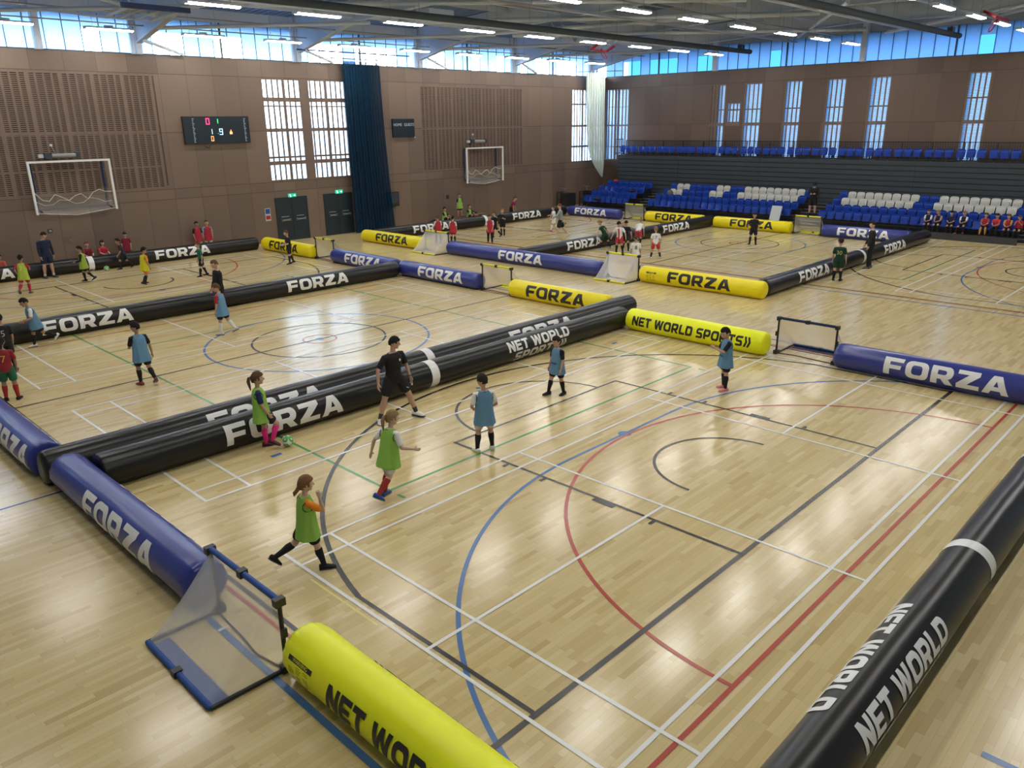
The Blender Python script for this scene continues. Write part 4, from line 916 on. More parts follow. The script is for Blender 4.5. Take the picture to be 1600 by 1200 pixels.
for b, (ys, n) in BL.items():
    for k in range(4):
        for i in range(n):
            c = 'white' if i in WH.get(b, {}).get(k, ()) else 'blue'
            y = ys - i * PITCH[b] - (0.02 if b == 'left' else 0); dn = b == 'right' and k == 0 and i >= 11
            if b == 'middle' and k == 0 and i in (2, 3, 8, 9, 10): dn = True
            if b == 'left' and k in (0, 2) and i in (1, 2): dn = True
            put_seat(c, ROWX[k] - 0.02, y, 0.48 + ST * k - 0.04, '%s plastic seat, %s from the left in %s row of %s block' % (c, ORD[i], ROWW[k], b), '%s seats of the %s block' % (c, b), dn)
yq = 25.35; i = 0; NUM = ['first', 'second', 'third']
while yq > -1.0:
    for q in range(3):
        put_seat('blue', 42.12, yq - q * 0.485, 3.60, 'blue plastic seat on the top row, %s of %s group of three from left' % (NUM[q], ORD[i]), 'blue seats of the top row')
    yq -= 1.545; i += 1
t = thing('top_row_frame', 'dark beam and short legs carrying the blue seats of the top row', 'seat frame', (42.18, 12.5, 3.40))
bm = boxes((-0.06, 0.06, -13.4, 13.05, 0.02, 0.085)); obj('beam', bm, M['black_metal'], t)
bm = bmesh.new()
for k in range(36): box(bm, -0.04, 0.04, -13.3 + k * 0.745 - 0.03, -13.3 + k * 0.745 + 0.03, 0.0, 0.08)
obj('legs', bm, M['grey_metal'], t); obj('walkway', boxes((-0.40, 0.38, -13.4, 13.05, -0.03, 0.0)), M['black_metal'], t)
t = thing('stand_railing', 'long dark railing with thin upright bars behind the top row of seats', 'railing', (42.62, 12.5, 3.40))
bm = boxes((-0.02, 0.02, -13.4, 13.0, 0.93, 0.98), (-0.015, 0.015, -13.4, 13.0, 0.10, 0.13)); 
for k in range(18): box(bm, -0.025, 0.025, -13.4 + k * 1.55 - 0.02, -13.4 + k * 1.55 + 0.02, 0, 0.95)
obj('rail', bm, M['black_metal'], t)
bm = bmesh.new()
for q in (-0.85, -0.4, 0.0): bar(bm, (q, 13.25, 0), (q, 13.25, 1.05), 0.04)
for zz in (0.12, 0.55, 1.05): bar(bm, (-0.85, 13.25, zz), (0.0, 13.25, zz), 0.035)
obj('end_rail', bm, M['black_metal'], t)
bm = bmesh.new()
for k in range(220): y = -13.35 + k * 0.12; box(bm, -0.008, 0.008, y - 0.009, y + 0.009, 0.13, 0.93)
o = obj('uprights', bm, M['black_metal'], t); o['kind'] = 'stuff'
# end rails by the corner
for x, y, z, lab in ((38.75, 26.5, 0.0, 'black hand rail at the left end of the seating stand'), (37.4, 27.4, 0.0, 'black rail frame standing by the wall left of the stand')):
    t = thing('end_rail', lab, 'railing', (x, y, z), 0, 'rails at the left end of the stand'); bm = bmesh.new()
    for q in (0.0, 0.45, 0.9): bar(bm, (q, 0, 0), (q, 0, 1.05), 0.04)
    for zz in (0.12, 0.55, 1.05): bar(bm, (0, 0, zz), (0.9, 0, zz), 0.035)
    obj('tube_frame', bm, M['black_metal'], t)
    bm = bmesh.new()
    for q in range(6): bar(bm, (0.1 + q * 0.14, 0, 0.12), (0.1 + q * 0.14, 0, 1.05), 0.014)
    obj('uprights', bm, M['black_metal'], t)
for x, y, lab in ((40.3, 26.75, 'dark equipment trolley in the corner below white curtain'), (37.9, 26.75, 'dark cover draped over equipment at the left end of stand')):
    t = thing('equipment_trolley', lab, 'equipment', (x, y, 0), 0, 'equipment in the far corner')
    bm = boxes((-0.45, 0.45, -0.3, 0.3, 0.12, 1.0)); bmesh.ops.bevel(bm, geom=bm.edges[:], offset=0.06, segments=2, affect='EDGES'); obj('cover', bm, M['black_metal'], t)
    bm = bmesh.new(); bar(bm, (-0.4, 0, 1.0), (-0.5, 0, 1.35), 0.04); bar(bm, (-0.5, -0.25, 1.35), (-0.5, 0.25, 1.35), 0.04); obj('handle', bm, M['grey_metal'], t)
    bm = bmesh.new()
    for sx in (-0.35, 0.35):
        for sy in (-0.25, 0.25): pipe(bm, [(sx, sy - 0.02, 0.06), (sx, sy + 0.02, 0.06)], 0.06, 10)
    obj('castors', bm, M['grey_metal'], t)
t = thing('low_board', 'long low charcoal board standing on the floor before the seated children', 'board', (37.18, 1.45, 0))
obj('board_panel', boxes((-0.02, 0.02, -1.98, 2.05, 0.0, 0.31)), M['kerb_grey'], t)
bm = boxes(*[(0.02, 0.20, y - 0.03, y + 0.03, 0.0, 0.03) for y in (-1.6, 0, 1.6)]); obj('feet', bm, M['black_metal'], t)
t = thing('leaning_panel', 'pale grey panel leaning against the front blue seats', 'panel', (37.94, 11.68, 0.0))
bm = bmesh.new(); v0 = [(0, -0.30, 0.03), (0, 0.30, 0.03), (0.34, 0.30, 0.98), (0.34, -0.30, 0.98)]
a = [bm.verts.new(p) for p in v0]; b = [bm.verts.new((p[0] + 0.03, p[1], p[2] - 0.01)) for p in v0]
bm.faces.new(a[::-1]); bm.faces.new(b)
for q in range(4): bm.faces.new((a[q], a[(q + 1) % 4], b[(q + 1) % 4], b[q]))
obj('panel_face', bm, M['whiteboard'], t)
obj('foot_strip', boxes((-0.01, 0.05, -0.30, 0.30, 0.0, 0.04)), M['grey_metal'], t)
# bags and clothes left about
def bag(label, x, y, z, sx, sy, sz, c, rz=0.0, name='kit_bag'):
    bm = bmesh.new(); bmesh.ops.create_icosphere(bm, subdivisions=3, radius=1); r2 = random.Random(int(x * 31 + y))
    ph = r2.random() * 6
    for v in bm.verts:
        p = v.co; k = 1 + 0.10 * sin(4 * p.x + ph) * sin(3 * p.y + ph) ; p.x = math.copysign(abs(p.x) ** 0.75, p.x) * sx * k; p.y = math.copysign(abs(p.y) ** 0.75, p.y) * sy * k; p.z = max(-0.9, math.copysign(abs(p.z) ** 0.8, p.z) * k) * sz + 0.9 * sz
    o = smooth(obj(name, bm, cloth(c)), 180); o.location = (x, y, z); o.rotation_euler = (0, 0, rz)
    bm = bmesh.new(); pipe(bm, [(-sx * 0.5, 0, sz * 1.6), (-sx * 0.3, 0.02, sz * 2.15), (sx * 0.3, 0.02, sz * 2.15), (sx * 0.5, 0, sz * 1.6)], 0.018, 6); obj('handle', bm, cloth((0.03, 0.03, 0.03)), o)
    return tag(o, label, 'bag', 'bags and clothes left by the pitches')
bag('black kit bag on the floor by the wall, left of the sitting green bib player', 25.6, 26.7, 0, 0.30, 0.20, 0.14, (0.02, 0.02, 0.022))
bag('dark kit bags on a low bench right of the standing green bib player', 29.0, 27.0, 0.30, 0.30, 0.18, 0.10, (0.03, 0.03, 0.03))
bag('olive coat with white lining over a seat at the left end of middle block', 40.02, 19.95, 0.99, 0.15, 0.20, 0.20, (0.16, 0.17, 0.11), name='coat')
bag('red bag on the back row of the left seating block', 41.05, 25.1, 1.62, 0.12, 0.16, 0.09, (0.55, 0.05, 0.05))
bag('black bag lying on the front seats of the left block', 38.29, 24.6, 0.60, 0.16, 0.24, 0.09, (0.02, 0.02, 0.02))
bag('red and blue bag on the floor before the left seating block', 37.3, 25.0, 0, 0.18, 0.25, 0.13, (0.30, 0.06, 0.12))
bag('black bag lying on the third row seats of left block', 39.98, 22.9, 1.08, 0.18, 0.22, 0.09, (0.02, 0.02, 0.02))
t = thing('low_bench', 'low wooden bench by the left wall under the dark kit bags', 'bench', (29.0, 27.05, 0))
obj('bench_top', boxes((-0.9, 0.9, -0.16, 0.16, 0.26, 0.30)), M['slat'], t)
for s in (-0.75, 0.75): obj('leg', boxes((s - 0.04, s + 0.04, -0.13, 0.13, 0, 0.26)), M['slat'], t)
# ================================================================== PEOPLE
BAKE = []; NUMS = []
def limb(bm, pts, rad, n=12, flat=1.0, ref=None):
    """tapered closed tube through pts; flat<1 squeezes it across ref; rounded ends"""
    pts = [Vector(p) for p in pts]; rad = list(rad)
    d0 = (pts[0] - pts[1]).normalized(); d1 = (pts[-1] - pts[-2]).normalized()
    P = [pts[0] + d0 * rad[0] * 0.75, pts[0] + d0 * rad[0] * 0.45] + pts + [pts[-1] + d1 * rad[-1] * 0.45, pts[-1] + d1 * rad[-1] * 0.75]
    R = [rad[0] * 0.35, rad[0] * 0.85] + rad + [rad[-1] * 0.85, rad[-1] * 0.35]
    rings = []; ref = Vector(ref) if ref is not None else None; s_prev = None
    for i, p in enumerate(P):
        d = (P[min(i + 1, len(P) - 1)] - P[max(i - 1, 0)]).normalized()
        up = ref if ref is not None else (s_prev if s_prev is not None else (Vector((0, 1, 0)) if abs(d.y) < 0.9 else Vector((1, 0, 0))))
        s = (up - d * up.dot(d)).normalized(); s_prev = s; u = d.cross(s)
        rings.append([p + (s * cos(2 * pi * k / n) * flat + u * sin(2 * pi * k / n)) * R[i] for k in range(n)])
    ring_loft(bm, rings, True)
def ell(bm, c, M3, r, n=14, m=10, fn=None):
    rings = []
    for j in range(1, m):
        t = pi * j / m; ring = []
        for k in range(n):
            a = 2 * pi * k / n; v = Vector((sin(t) * cos(a), sin(t) * sin(a), -cos(t)))
            if fn: v = fn(v)
            ring.append(c + M3 @ Vector((v.x * r[0], v.y * r[1], v.z * r[2])))
        rings.append(ring)
    ring_loft(bm, rings, True)
def torso_rings(bm, rows, frame, n=24, fold=None):
    """rows: (s, half width, half depth); frame(s) -> origin, lateral, forward"""
    rings = []
    for s, w, d in rows:
        o, la, fo = frame(s); ring = []
        for k in range(n):
            a = 2 * pi * k / n; q = 1 + (fold(a, s) if fold else 0)
            ca = abs(cos(a)) ** 0.85 * (1 if cos(a) > 0 else -1); sa = abs(sin(a)) ** 0.85 * (1 if sin(a) > 0 else -1)
            ring.append(o + la * (w * ca * q) + fo * (d * sa * q))
        rings.append(ring)
    ring_loft(bm, rings, True)
WHITE = (0.78, 0.78, 0.76); BLACK = (0.016, 0.016, 0.018); NAVY = (0.018, 0.026, 0.06)
LIME = (0.27, 0.52, 0.09); BIBBLUE = (0.13, 0.27, 0.42); RED = (0.42, 0.03, 0.05); DGREEN = (0.012, 0.045, 0.028)
S1, S2, S3 = (0.52, 0.32, 0.23), (0.38, 0.22, 0.15), (0.60, 0.40, 0.31)
H1, H2, H3, H4 = (0.025, 0.018, 0.014), (0.10, 0.055, 0.03), (0.27, 0.17, 0.085), (0.012, 0.011, 0.011)
POSE = {
 'stand': dict(L=(3, 4, 4), R=(-2, 4, 4), LA=(5, 12, 12, 10), RA=(5, 12, 12, 10)),
 'walk': dict(lean=4, L=(22, 2, 8), R=(-16, 2, 18), LA=(-14, 10, 15, 5), RA=(20, 10, 20, 10)),
 'run': dict(lean=12, L=(38, 2, 50), R=(-22, 2, 42), LA=(-30, 14, 65, 15), RA=(35, 14, 70, 20)),
 'sit': dict(lean=12, L=(82, 5, 84), R=(80, 5, 82), LA=(40, 2, 45, 30), RA=(40, 2, 45, 30)),
 'squat': dict(lean=8, L=(95, 8, 115), R=(92, 10, 112), LA=(40, 8, 40, 20), RA=(44, 8, 40, 20)),
 'sitfloor': dict(lean=2, L=(118, 8, 140), R=(112, 10, 134), LA=(40, 16, 30, 0), RA=(44, 14, 30, 10)),
}
NP = [0]
def person(label, x, y, yaw, H, pose='stand', sk=S1, hair=('short', H1), shirt=BLACK, sleeve='short', bib=None, bibname='bib', legs=('shorts', BLACK), sock=BLACK, shoe=BLACK, z=0.0, num=None, numc=WHITE, near=False, sex=None, extra=None, sleevec=None, group=None, **ov):
    p = dict(lean=0, side=0, twist=0, head=(0, 0), L=(0, 4, 2), R=(0, 4, 2), LA=(0, 12, 10, 5), RA=(0, 12, 10, 5), fp=(0, 0), curl=30)
    p.update(POSE.get(pose, {})); p.update(ov)
    NP[0] += 1; vox = (0.0075 if H < 1.5 else 0.009) if near else 0.0125
    t = thing('person', label, 'person', (x, y, z), radians(yaw), group)
    adult = H > 1.55; hh = (0.070 if adult else 0.085) * H
    # --- joints, local: +x forward, +y left
    legsJ = {}
    for nm, s in (('L', 1), ('R', -1)):
        f, a, k = (radians(v) for v in p[nm]); hip = Vector((0, s * 0.056 * H, 0))
        th = Vector((sin(f) * cos(a), s * sin(a), -cos(f) * cos(a))); g = f - k
        sh = Vector((sin(g) * cos(a * 0.5), s * sin(a) * 0.7, -cos(g) * cos(a * 0.5))).normalized()
        knee = hip + th * 0.245 * H; ank = knee + sh * 0.235 * H
        fpv = radians(p['fp'][0 if s > 0 else 1]) + (max(0, -g - 0.25) * 0.9 if p['fp'][0 if s > 0 else 1] == 0 else 0)
        out = s * radians(p.get('toe', 12)); fd = Vector((cos(fpv) * cos(out), cos(fpv) * sin(out), -sin(fpv))); fu = (Vector((0, 0, 1)) - fd * fd.z).normalized()
        legsJ[nm] = (hip, knee, ank, fd, fu)
    low = min(min((j[2] - j[4] * 0.042 * H + j[3] * q * H).z for q in (-0.04, 0.10)) for j in legsJ.values())
    P0 = Vector((0, 0, -low + 0.002))
    for nm in legsJ: h_, k_, a_, fd, fu = legsJ[nm]; legsJ[nm] = (h_ + P0, k_ + P0, a_ + P0, fd, fu)
    le, si, tw = radians(p['lean']), radians(p['side']), radians(p['twist'])
    def frame(s):
        q = min(1.0, max(0.0, s / 0.2)); l = le * (0.35 + 0.65 * q); w = tw * q; b = si * q
        up = Vector((sin(le * 0.75), -sin(si * 0.7), cos(le * 0.75) * cos(si * 0.7))).normalized()
        la = Vector((-sin(w), cos(w), 0)); la = (la - up * la.dot(up)).normalized(); fo = la.cross(up).normalized()
        return P0 + up * (s * H), la, fo
    o3, la3, fo3 = frame(0.30); up3 = fo3.cross(la3) * -1
    up3 = (frame(0.3)[0] - frame(0.2)[0]).normalized()
    sw = (0.118 if adult else 0.108) * H
    arms = {}
    for nm, s in (('LA', 1), ('RA', -1)):
        f, a, e, g = (radians(v) for v in p[nm]); S = frame(0.272)[0] + la3 * s * sw
        def D(fl, ab, inn): return (fo3 * (sin(fl) * cos(ab)) + la3 * (s * sin(ab) - s * sin(inn)) - up3 * (cos(fl) * cos(ab))).normalized()
        E_ = S + D(f, a, 0) * 0.165 * H; fd = D(f + e, a * 0.5, g); W_ = E_ + fd * 0.145 * H
        arms[nm] = (S, E_, W_, fd, s)
    hy, hp = (radians(v) for v in p['head'])
    nb = frame(0.315)[0] + fo3 * 0.006 * H
    fw0 = (fo3 * 0.65 + Vector((fo3.x, fo3.y, 0)).normalized() * 0.35).normalized()
    Rz = Matrix.Rotation(hy, 3, 'Z') ; hf = Rz @ Vector((fw0.x, fw0.y, fw0.z * 0.5)).normalized(); hl = Vector((0, 0, 1)).cross(hf).normalized()
    Rp = Matrix.Rotation(hp, 3, hl); hf = Rp @ hf; hu = hf.cross(hl).normalized()
    HM = Matrix((hf, hl, hu)).transposed()
    hc = nb + up3 * 0.040 * H + hu * (hh * 0.98) + hf * 0.012 * H
    hr = (hh * 0.90, hh * 0.74, hh)
    def V(*c): return hc + HM @ Vector((c[0] * hr[0], c[1] * hr[1], c[2] * hr[2]))
    # --- body
    bm = bmesh.new()
    def fhead(v):
        v = v.copy()
        if v.z < 0: k = 1 - 0.30 * (-v.z) ** 1.4; v.y *= k; v.x = v.x * (1 - 0.12 * (-v.z)) + 0.14 * (-v.z)
        if v.x > 0.55: v.x = 0.55 + (v.x - 0.55) * 0.75
        return v
    ell(bm, hc, HM, hr, 20, 14, fhead)
    limb(bm, [V(0.82, 0, 0.10), V(0.98, 0, -0.10), V(1.05, 0, -0.24)], [0.09 * hh, 0.12 * hh, 0.14 * hh], 8)
    limb(bm, [V(0.70, -0.32, 0.20), V(0.80, 0, 0.16), V(0.70, 0.32, 0.20)], [0.10 * hh] * 3, 6)
    limb(bm, [V(0.72, -0.12, -0.50), V(0.78, 0, -0.50), V(0.72, 0.12, -0.50)], [0.09 * hh] * 3, 6)
    limb(bm, [V(0.60, 0, -0.80), V(0.68, 0, -0.82)], [0.16 * hh, 0.14 * hh], 8)
    for s in (-1, 1): limb(bm, [V(-0.10, s * 0.99, -0.24), V(-0.14, s * 1.06, 0.02), V(-0.12, s * 1.02, 0.16)], [0.09 * hh, 0.12 * hh, 0.09 * hh], 8, 0.55, HM @ Vector((0, 1, 0)))
    limb(bm, [nb - up3 * 0.02 * H, nb + up3 * 0.03 * H, V(-0.12, 0, -0.45)], [0.034 * H, 0.029 * H, 0.032 * H], 12)
    tr = [(-0.055, 0.062, 0.050), (-0.03, 0.084, 0.064), (0.01, 0.090, 0.068), (0.05, 0.082, 0.062), (0.10, 0.077, 0.056), (0.16, 0.086, 0.060), (0.22, 0.094, 0.061), (0.265, 0.092, 0.056), (0.295, 0.070, 0.044), (0.318, 0.038, 0.034)]
    if adult: tr = [(s, w * (1 + 0.10 * (s > 0.12)), d) for s, w, d in tr]
    torso_rings(bm, [(s, w * H, d * H) for s, w, d in tr], frame)
    for nm, (S, E_, W_, fd, s) in arms.items():
        limb(bm, [S - la3 * s * 0.03 * H + up3 * 0.004 * H, S, S.lerp(E_, 0.45), E_], [0.030 * H, 0.031 * H, 0.027 * H, 0.0215 * H])
        limb(bm, [E_, E_.lerp(W_, 0.35), W_], [0.0215 * H, 0.0225 * H, 0.0145 * H])
        sp = la3.cross(fd); sp = (sp if sp.length > 0.2 else fo3) ; sp = (sp - fd * sp.dot(fd)).normalized()
        if sp.dot(fo3) + sp.dot(up3) < 0: sp = -sp
        nr = fd.cross(sp).normalized(); nr = nr if nr.dot(la3) * s < 0 else -nr       # towards the body
        limb(bm, [W_, W_ + fd * 0.022 * H, W_ + fd * 0.052 * H], [0.014 * H, 0.021 * H, 0.021 * H], 12, 0.55, nr)
        cu = radians(p['curl'])
        for q, (off, ln_) in enumerate(((0.0155, 0.040), (0.0055, 0.046), (-0.005, 0.043), (-0.0145, 0.034))):
            b0 = W_ + fd * 0.052 * H + sp * off * H; c1 = cu * (0.8 + 0.15 * q); d1 = fd * cos(c1 * 0.5) + nr * sin(c1 * 0.5); d2 = fd * cos(c1 * 1.4) + nr * sin(c1 * 1.4)
            b1 = b0 + d1 * ln_ * 0.5 * H; limb(bm, [b0 - fd * 0.008 * H, b1, b1 + d2 * ln_ * 0.5 * H], [0.0062 * H, 0.0060 * H, 0.0050 * H], 8)
        b0 = W_ + fd * 0.016 * H + sp * 0.016 * H; d1 = (fd * 0.65 + sp * 0.7 + nr * 0.25).normalized()
        limb(bm, [b0, b0 + d1 * 0.022 * H, b0 + d1 * 0.022 * H + (d1 * 0.5 + fd * 0.6).normalized() * 0.018 * H], [0.0085 * H, 0.0070 * H, 0.0058 * H], 8)
    for nm, (hip, knee, ank, fd, fu) in legsJ.items():
        limb(bm, [hip, hip.lerp(knee, 0.4), knee], [0.056 * H, 0.050 * H, 0.035 * H]); bk = -(fd - (knee - ank).normalized() * fd.dot((knee - ank).normalized())).normalized()
        limb(bm, [knee, knee.lerp(ank, 0.3) + bk * 0.006 * H, knee.lerp(ank, 0.62), ank], [0.035 * H, 0.037 * H, 0.028 * H, 0.021 * H])
        limb(bm, [ank - fu * 0.012 * H - fd * 0.02 * H, ank - fu * 0.02 * H + fd * 0.04 * H, ank - fu * 0.026 * H + fd * 0.085 * H], [0.022 * H, 0.021 * H, 0.015 * H])
    body = obj('body', bm, skin(sk), t); BAKE.append((body, vox, 3 if near else 2))
    # --- face
    bm = bmesh.new(); 
    for s in (-1, 1): ell(bm, V(0.80, s * 0.33, 0.03), HM, (0.055 * hh, 0.115 * hh, 0.065 * hh), 8, 6)
    obj('eyes', bm, M['eye'], body)
    bm = bmesh.new(); ell(bm, V(0.86, 0, -0.50), HM, (0.06 * hh, 0.20 * hh, 0.04 * hh), 10, 6); obj('mouth', bm, M['lip'], body)
    # --- hair
    hk, hcol = hair; bm = bmesh.new()
    if hk == 'cap':
        def fcap(v):
            v = v.copy(); k = 1.12
            if v.z < 0.18: k = 0.9
            return v * k
        ell(bm, hc, HM, hr, 24, 16, fcap)
        ell(bm, V(1.0, 0, 0.30), HM, (0.55 * hh, 0.55 * hh, 0.06 * hh), 12, 6)
    elif hk == 'beanie':
        ell(bm, hc, HM, hr, 24, 16, lambda v: v * ((1.16 + 0.06 * max(0, v.z)) if v.z > 0.12 + 0.0 * v.x or v.x < -0.3 and v.z > -0.25 else 0.88))
    else:
        def fh(v):
            face = max(0.0, min(1.0, (v.x - 0.28) / 0.16)) * max(0.0, min(1.0, (0.46 - v.z) / 0.14))
            nape = max(0.0, min(1.0, ((-0.34 if hk == 'short' else -0.50) - v.z) / 0.15)); ear = max(0.0, min(1.0, (abs(v.y) - 0.55) / 0.2)) * max(0.0, min(1.0, ((0.04 if hk == 'short' else -0.12) - v.z) / 0.15))
            k = 1.11 + 0.022 * sin(9 * v.y + 6 * v.z) + 0.018 * sin(17 * v.x + 11 * v.y) + 0.05 * max(0, v.z)
            return v * (k + (0.84 - k) * max(face, nape, ear * (0.0 if hk == 'long' else 1.0)))
        ell(bm, hc, HM, hr, 28, 20, fh)
        if hk == 'pony': limb(bm, [V(-0.95, 0, 0.30), V(-1.35, 0, 0.20), V(-1.50, 0, -0.35), V(-1.38, 0.05, -1.1), V(-1.30, 0.0, -1.7)], [0.16 * hh, 0.24 * hh, 0.27 * hh, 0.20 * hh, 0.07 * hh], 10)
        if hk == 'long': limb(bm, [V(-0.80, 0, 0.1), V(-1.05, 0, -0.5), V(-1.15, 0.1, -1.1), V(-1.2, 0.2, -1.45)], [0.45 * hh, 0.38 * hh, 0.27 * hh, 0.12 * hh], 12)
        if hk == 'low': limb(bm, [V(-0.85, 0, -0.2), V(-1.2, 0, -0.65), V(-1.5, 0.1, -0.95), V(-1.55, 0.15, -1.25)], [0.25 * hh, 0.24 * hh, 0.24 * hh, 0.08 * hh], 10)
    bmesh.ops.recalc_face_normals(bm, faces=bm.faces)
    hn = 'cap' if hk in ('cap', 'beanie') else 'hair'
    h_o = smooth(obj(hn, bm, cloth(hcol, 0.85), t), 180)
    if hk in ('pony', 'low'):
        bm = bmesh.new(); ell(bm, V(-1.05, 0, 0.28) if hk == 'pony' else V(-1.1, 0, -0.5), HM, (0.16 * hh, 0.2 * hh, 0.2 * hh), 8, 6); obj('hair_tie', bm, cloth((0.03, 0.03, 0.04)), h_o)
    # --- clothes
    bm = bmesh.new(); d = 0.011
    hem = -0.045 if bib is None else 0.0
    rows = [(hem, 0.094 + d, 0.070 + d)] + [(s, w + d, dd + d) for s, w, dd in tr if hem < s < 0.29] + [(0.298, (0.074 if not adult else 0.08), 0.050), (0.312, 0.046, 0.042)]
    ph = random.random() * 6
    torso_rings(bm, [(s, w * H, dd * H) for s, w, dd in rows], frame, 28, lambda a, s: 0.018 * sin(5 * a + 30 * s + ph))
    bs = bmesh.new() if sleevec else bm
    for nm, (S, E_, W_, fd, s) in arms.items():
        if sleeve == 'long': limb(bs, [S - la3 * s * 0.03 * H, S, E_, E_.lerp(W_, 0.5), E_.lerp(W_, 0.93)], [0.036 * H, 0.038 * H, 0.030 * H, 0.028 * H, 0.021 * H])
        else: limb(bs, [S - la3 * s * 0.03 * H, S, S.lerp(E_, 0.5), S.lerp(E_, 0.72)], [0.036 * H, 0.038 * H, 0.037 * H, 0.036 * H])
    so = obj('jacket' if sleeve == 'long' and bib is None else 'shirt', bm, cloth(shirt), t); BAKE.append((so, vox, 2))
    if sleevec: BAKE.append((obj('sleeves', bs, cloth(sleevec), so), vox, 2))
    top = so
    if bib is not None:
        bm = bmesh.new(); d2 = d + 0.009; f2 = 0.030
        rows = [(-0.135, 0.143, 0.120), (-0.13, 0.146, 0.123), (-0.08, 0.137, 0.116), (-0.03, 0.129, 0.108), (0.03, 0.121, 0.100), (0.09, 0.116, 0.094), (0.15, 0.114, 0.090), (0.20, 0.112, 0.086), (0.245, 0.108, 0.079), (0.275, 0.098, 0.068), (0.297, 0.080, 0.058), (0.313, 0.058, 0.050)]
        if 'sit' in pose: rows = rows[3:]
        torso_rings(bm, [(s, w * H, dd * H) for s, w, dd in rows], frame, 40, lambda a, s: (0.05 * max(0, 0.22 - s) * 4) * sin(7 * a + ph) * 0.6 + 0.012 * sin(11 * a + 2 * ph))
        top = obj(bibname, bm, cloth(bib), t); BAKE.append((top, vox, 2))
        bm = bmesh.new(); o_, la_, fo_ = frame(0.303); pipe(bm, [o_ + la_ * 0.056 * H * cos(a) + fo_ * 0.052 * H * sin(a) - up3 * (0.012 * H * max(0, sin(a))) for a in [2 * pi * k / 20 for k in range(21)]], 0.005 * H, 6); obj('neck_binding', bm, cloth((0.02, 0.022, 0.03)), top)
        for nm, (S, E_, W_, fd, s) in arms.items():
            bm = bmesh.new(); c = S - la3 * s * 0.004 * H - up3 * 0.036 * H
            pipe(bm, [c + fo3 * 0.054 * H * cos(a) + up3 * 0.052 * H * sin(a) + la3 * s * 0.004 * H for a in [2 * pi * k / 18 for k in range(19)]], 0.0045 * H, 6); obj('arm_binding', bm, cloth((0.02, 0.022, 0.03)), top)
    kind, lc = legs; bm = bmesh.new()
    torso_rings(bm, [(-0.052, 0.075 * H, 0.060 * H), (-0.03, 0.096 * H, 0.076 * H), (0.01, 0.099 * H, 0.077 * H), (0.04, 0.093 * H, 0.072 * H)], frame)
    for nm, (hip, knee, ank, fd, fu) in legsJ.items():
        if kind == 'trousers': limb(bm, [hip, hip.lerp(knee, 0.5), knee, knee.lerp(ank, 0.5), knee.lerp(ank, 0.95)], [0.064 * H, 0.058 * H, 0.046 * H, 0.040 * H, 0.033 * H])
        else: limb(bm, [hip, hip.lerp(knee, 0.4), hip.lerp(knee, 0.68)], [0.064 * H, 0.063 * H, 0.062 * H])
    BAKE.append((obj(kind, bm, cloth(lc), t), vox, 2))
    for nm, (hip, knee, ank, fd, fu) in legsJ.items():
        if kind != 'trousers' and sock is not None:
            bk = -(fd - (knee - ank).normalized() * fd.dot((knee - ank).normalized())).normalized(); bm = bmesh.new(); hi = p.get('sockh', 0.16)
            if hi < 0.5: limb(bm, [knee.lerp(ank, hi), knee.lerp(ank, 0.35) + bk * 0.005 * H, knee.lerp(ank, 0.62), ank], [0.040 * H, 0.041 * H, 0.032 * H, 0.025 * H], 14)
            else: limb(bm, [knee.lerp(ank, hi), ank], [0.027 * H, 0.025 * H], 12)
            smooth(obj('sock', bm, cloth(sock), t), 180)
        bm = bmesh.new(); la = fd.cross(fu); rings = []
        for u, hw, h0, h1 in ((-0.054, 0.012, -0.028, 0.006), (-0.046, 0.028, -0.040, 0.016), (-0.01, 0.031, -0.042, 0.018), (0.03, 0.032, -0.042, 0.008), (0.065, 0.037, -0.042, -0.006), (0.096, 0.033, -0.041, -0.014), (0.112, 0.020, -0.039, -0.022), (0.118, 0.009, -0.036, -0.028)):
            c = ank + fd * u * H; r = []
            for k in range(12):
                a = 2 * pi * k / 12; zz = (h0 + h1) / 2 + (h1 - h0) / 2 * sin(a); r.append(c + la * (hw * H * cos(a) * (1.0 if sin(a) < 0.2 else 0.9)) + fu * (max(zz, h0 + 0.001) * H))
            rings.append(r)
        ring_loft(bm, rings, True); bmesh.ops.recalc_face_normals(bm, faces=bm.faces); sh = smooth(obj('shoe', bm, cloth(shoe, 0.5), t), 60)
        if near:
            bm = bmesh.new(); rings = []
            for u, hw in ((-0.056, 0.014), (-0.047, 0.030), (0.0, 0.033), (0.06, 0.039), (0.098, 0.034), (0.120, 0.012)):
                c = ank + fd * u * H; rings.append([c + la * sx * hw * H + fu * zz * H for sx, zz in ((-1, -0.044), (1, -0.044), (1, -0.036), (-1, -0.036))])
            ring_loft(bm, rings, True); bmesh.ops.recalc_face_normals(bm, faces=bm.faces); obj('sole', bm, cloth(extra.get('sole', (0.7, 0.7, 0.7)) if extra else (0.12, 0.12, 0.12), 0.6), sh)
    if extra and extra.get('decal'): NUMS.append((top, '#' + extra['decal'], extra['dc'], frame(extra['dz'])[0], frame(0.17)[1].copy(), -fo3, up3.copy(), H, 1))
    if num: NUMS.append((top, num, numc, frame(0.17)[0], frame(0.17)[1].copy(), fo3.copy(), up3.copy(), H, p.get('numside', -1)))
    return dict(t=t, frame=frame, arms=arms, legs=legsJ, V=V, HM=HM, hh=hh, H=H, body=body, top=top, la=la3, fo=fo3, up=up3)

GB = 'players and coaches'
def P_(*a, **k): return person(*a, **k)
BB = dict(bib=BIBBLUE); GBIB = dict(bib=LIME)
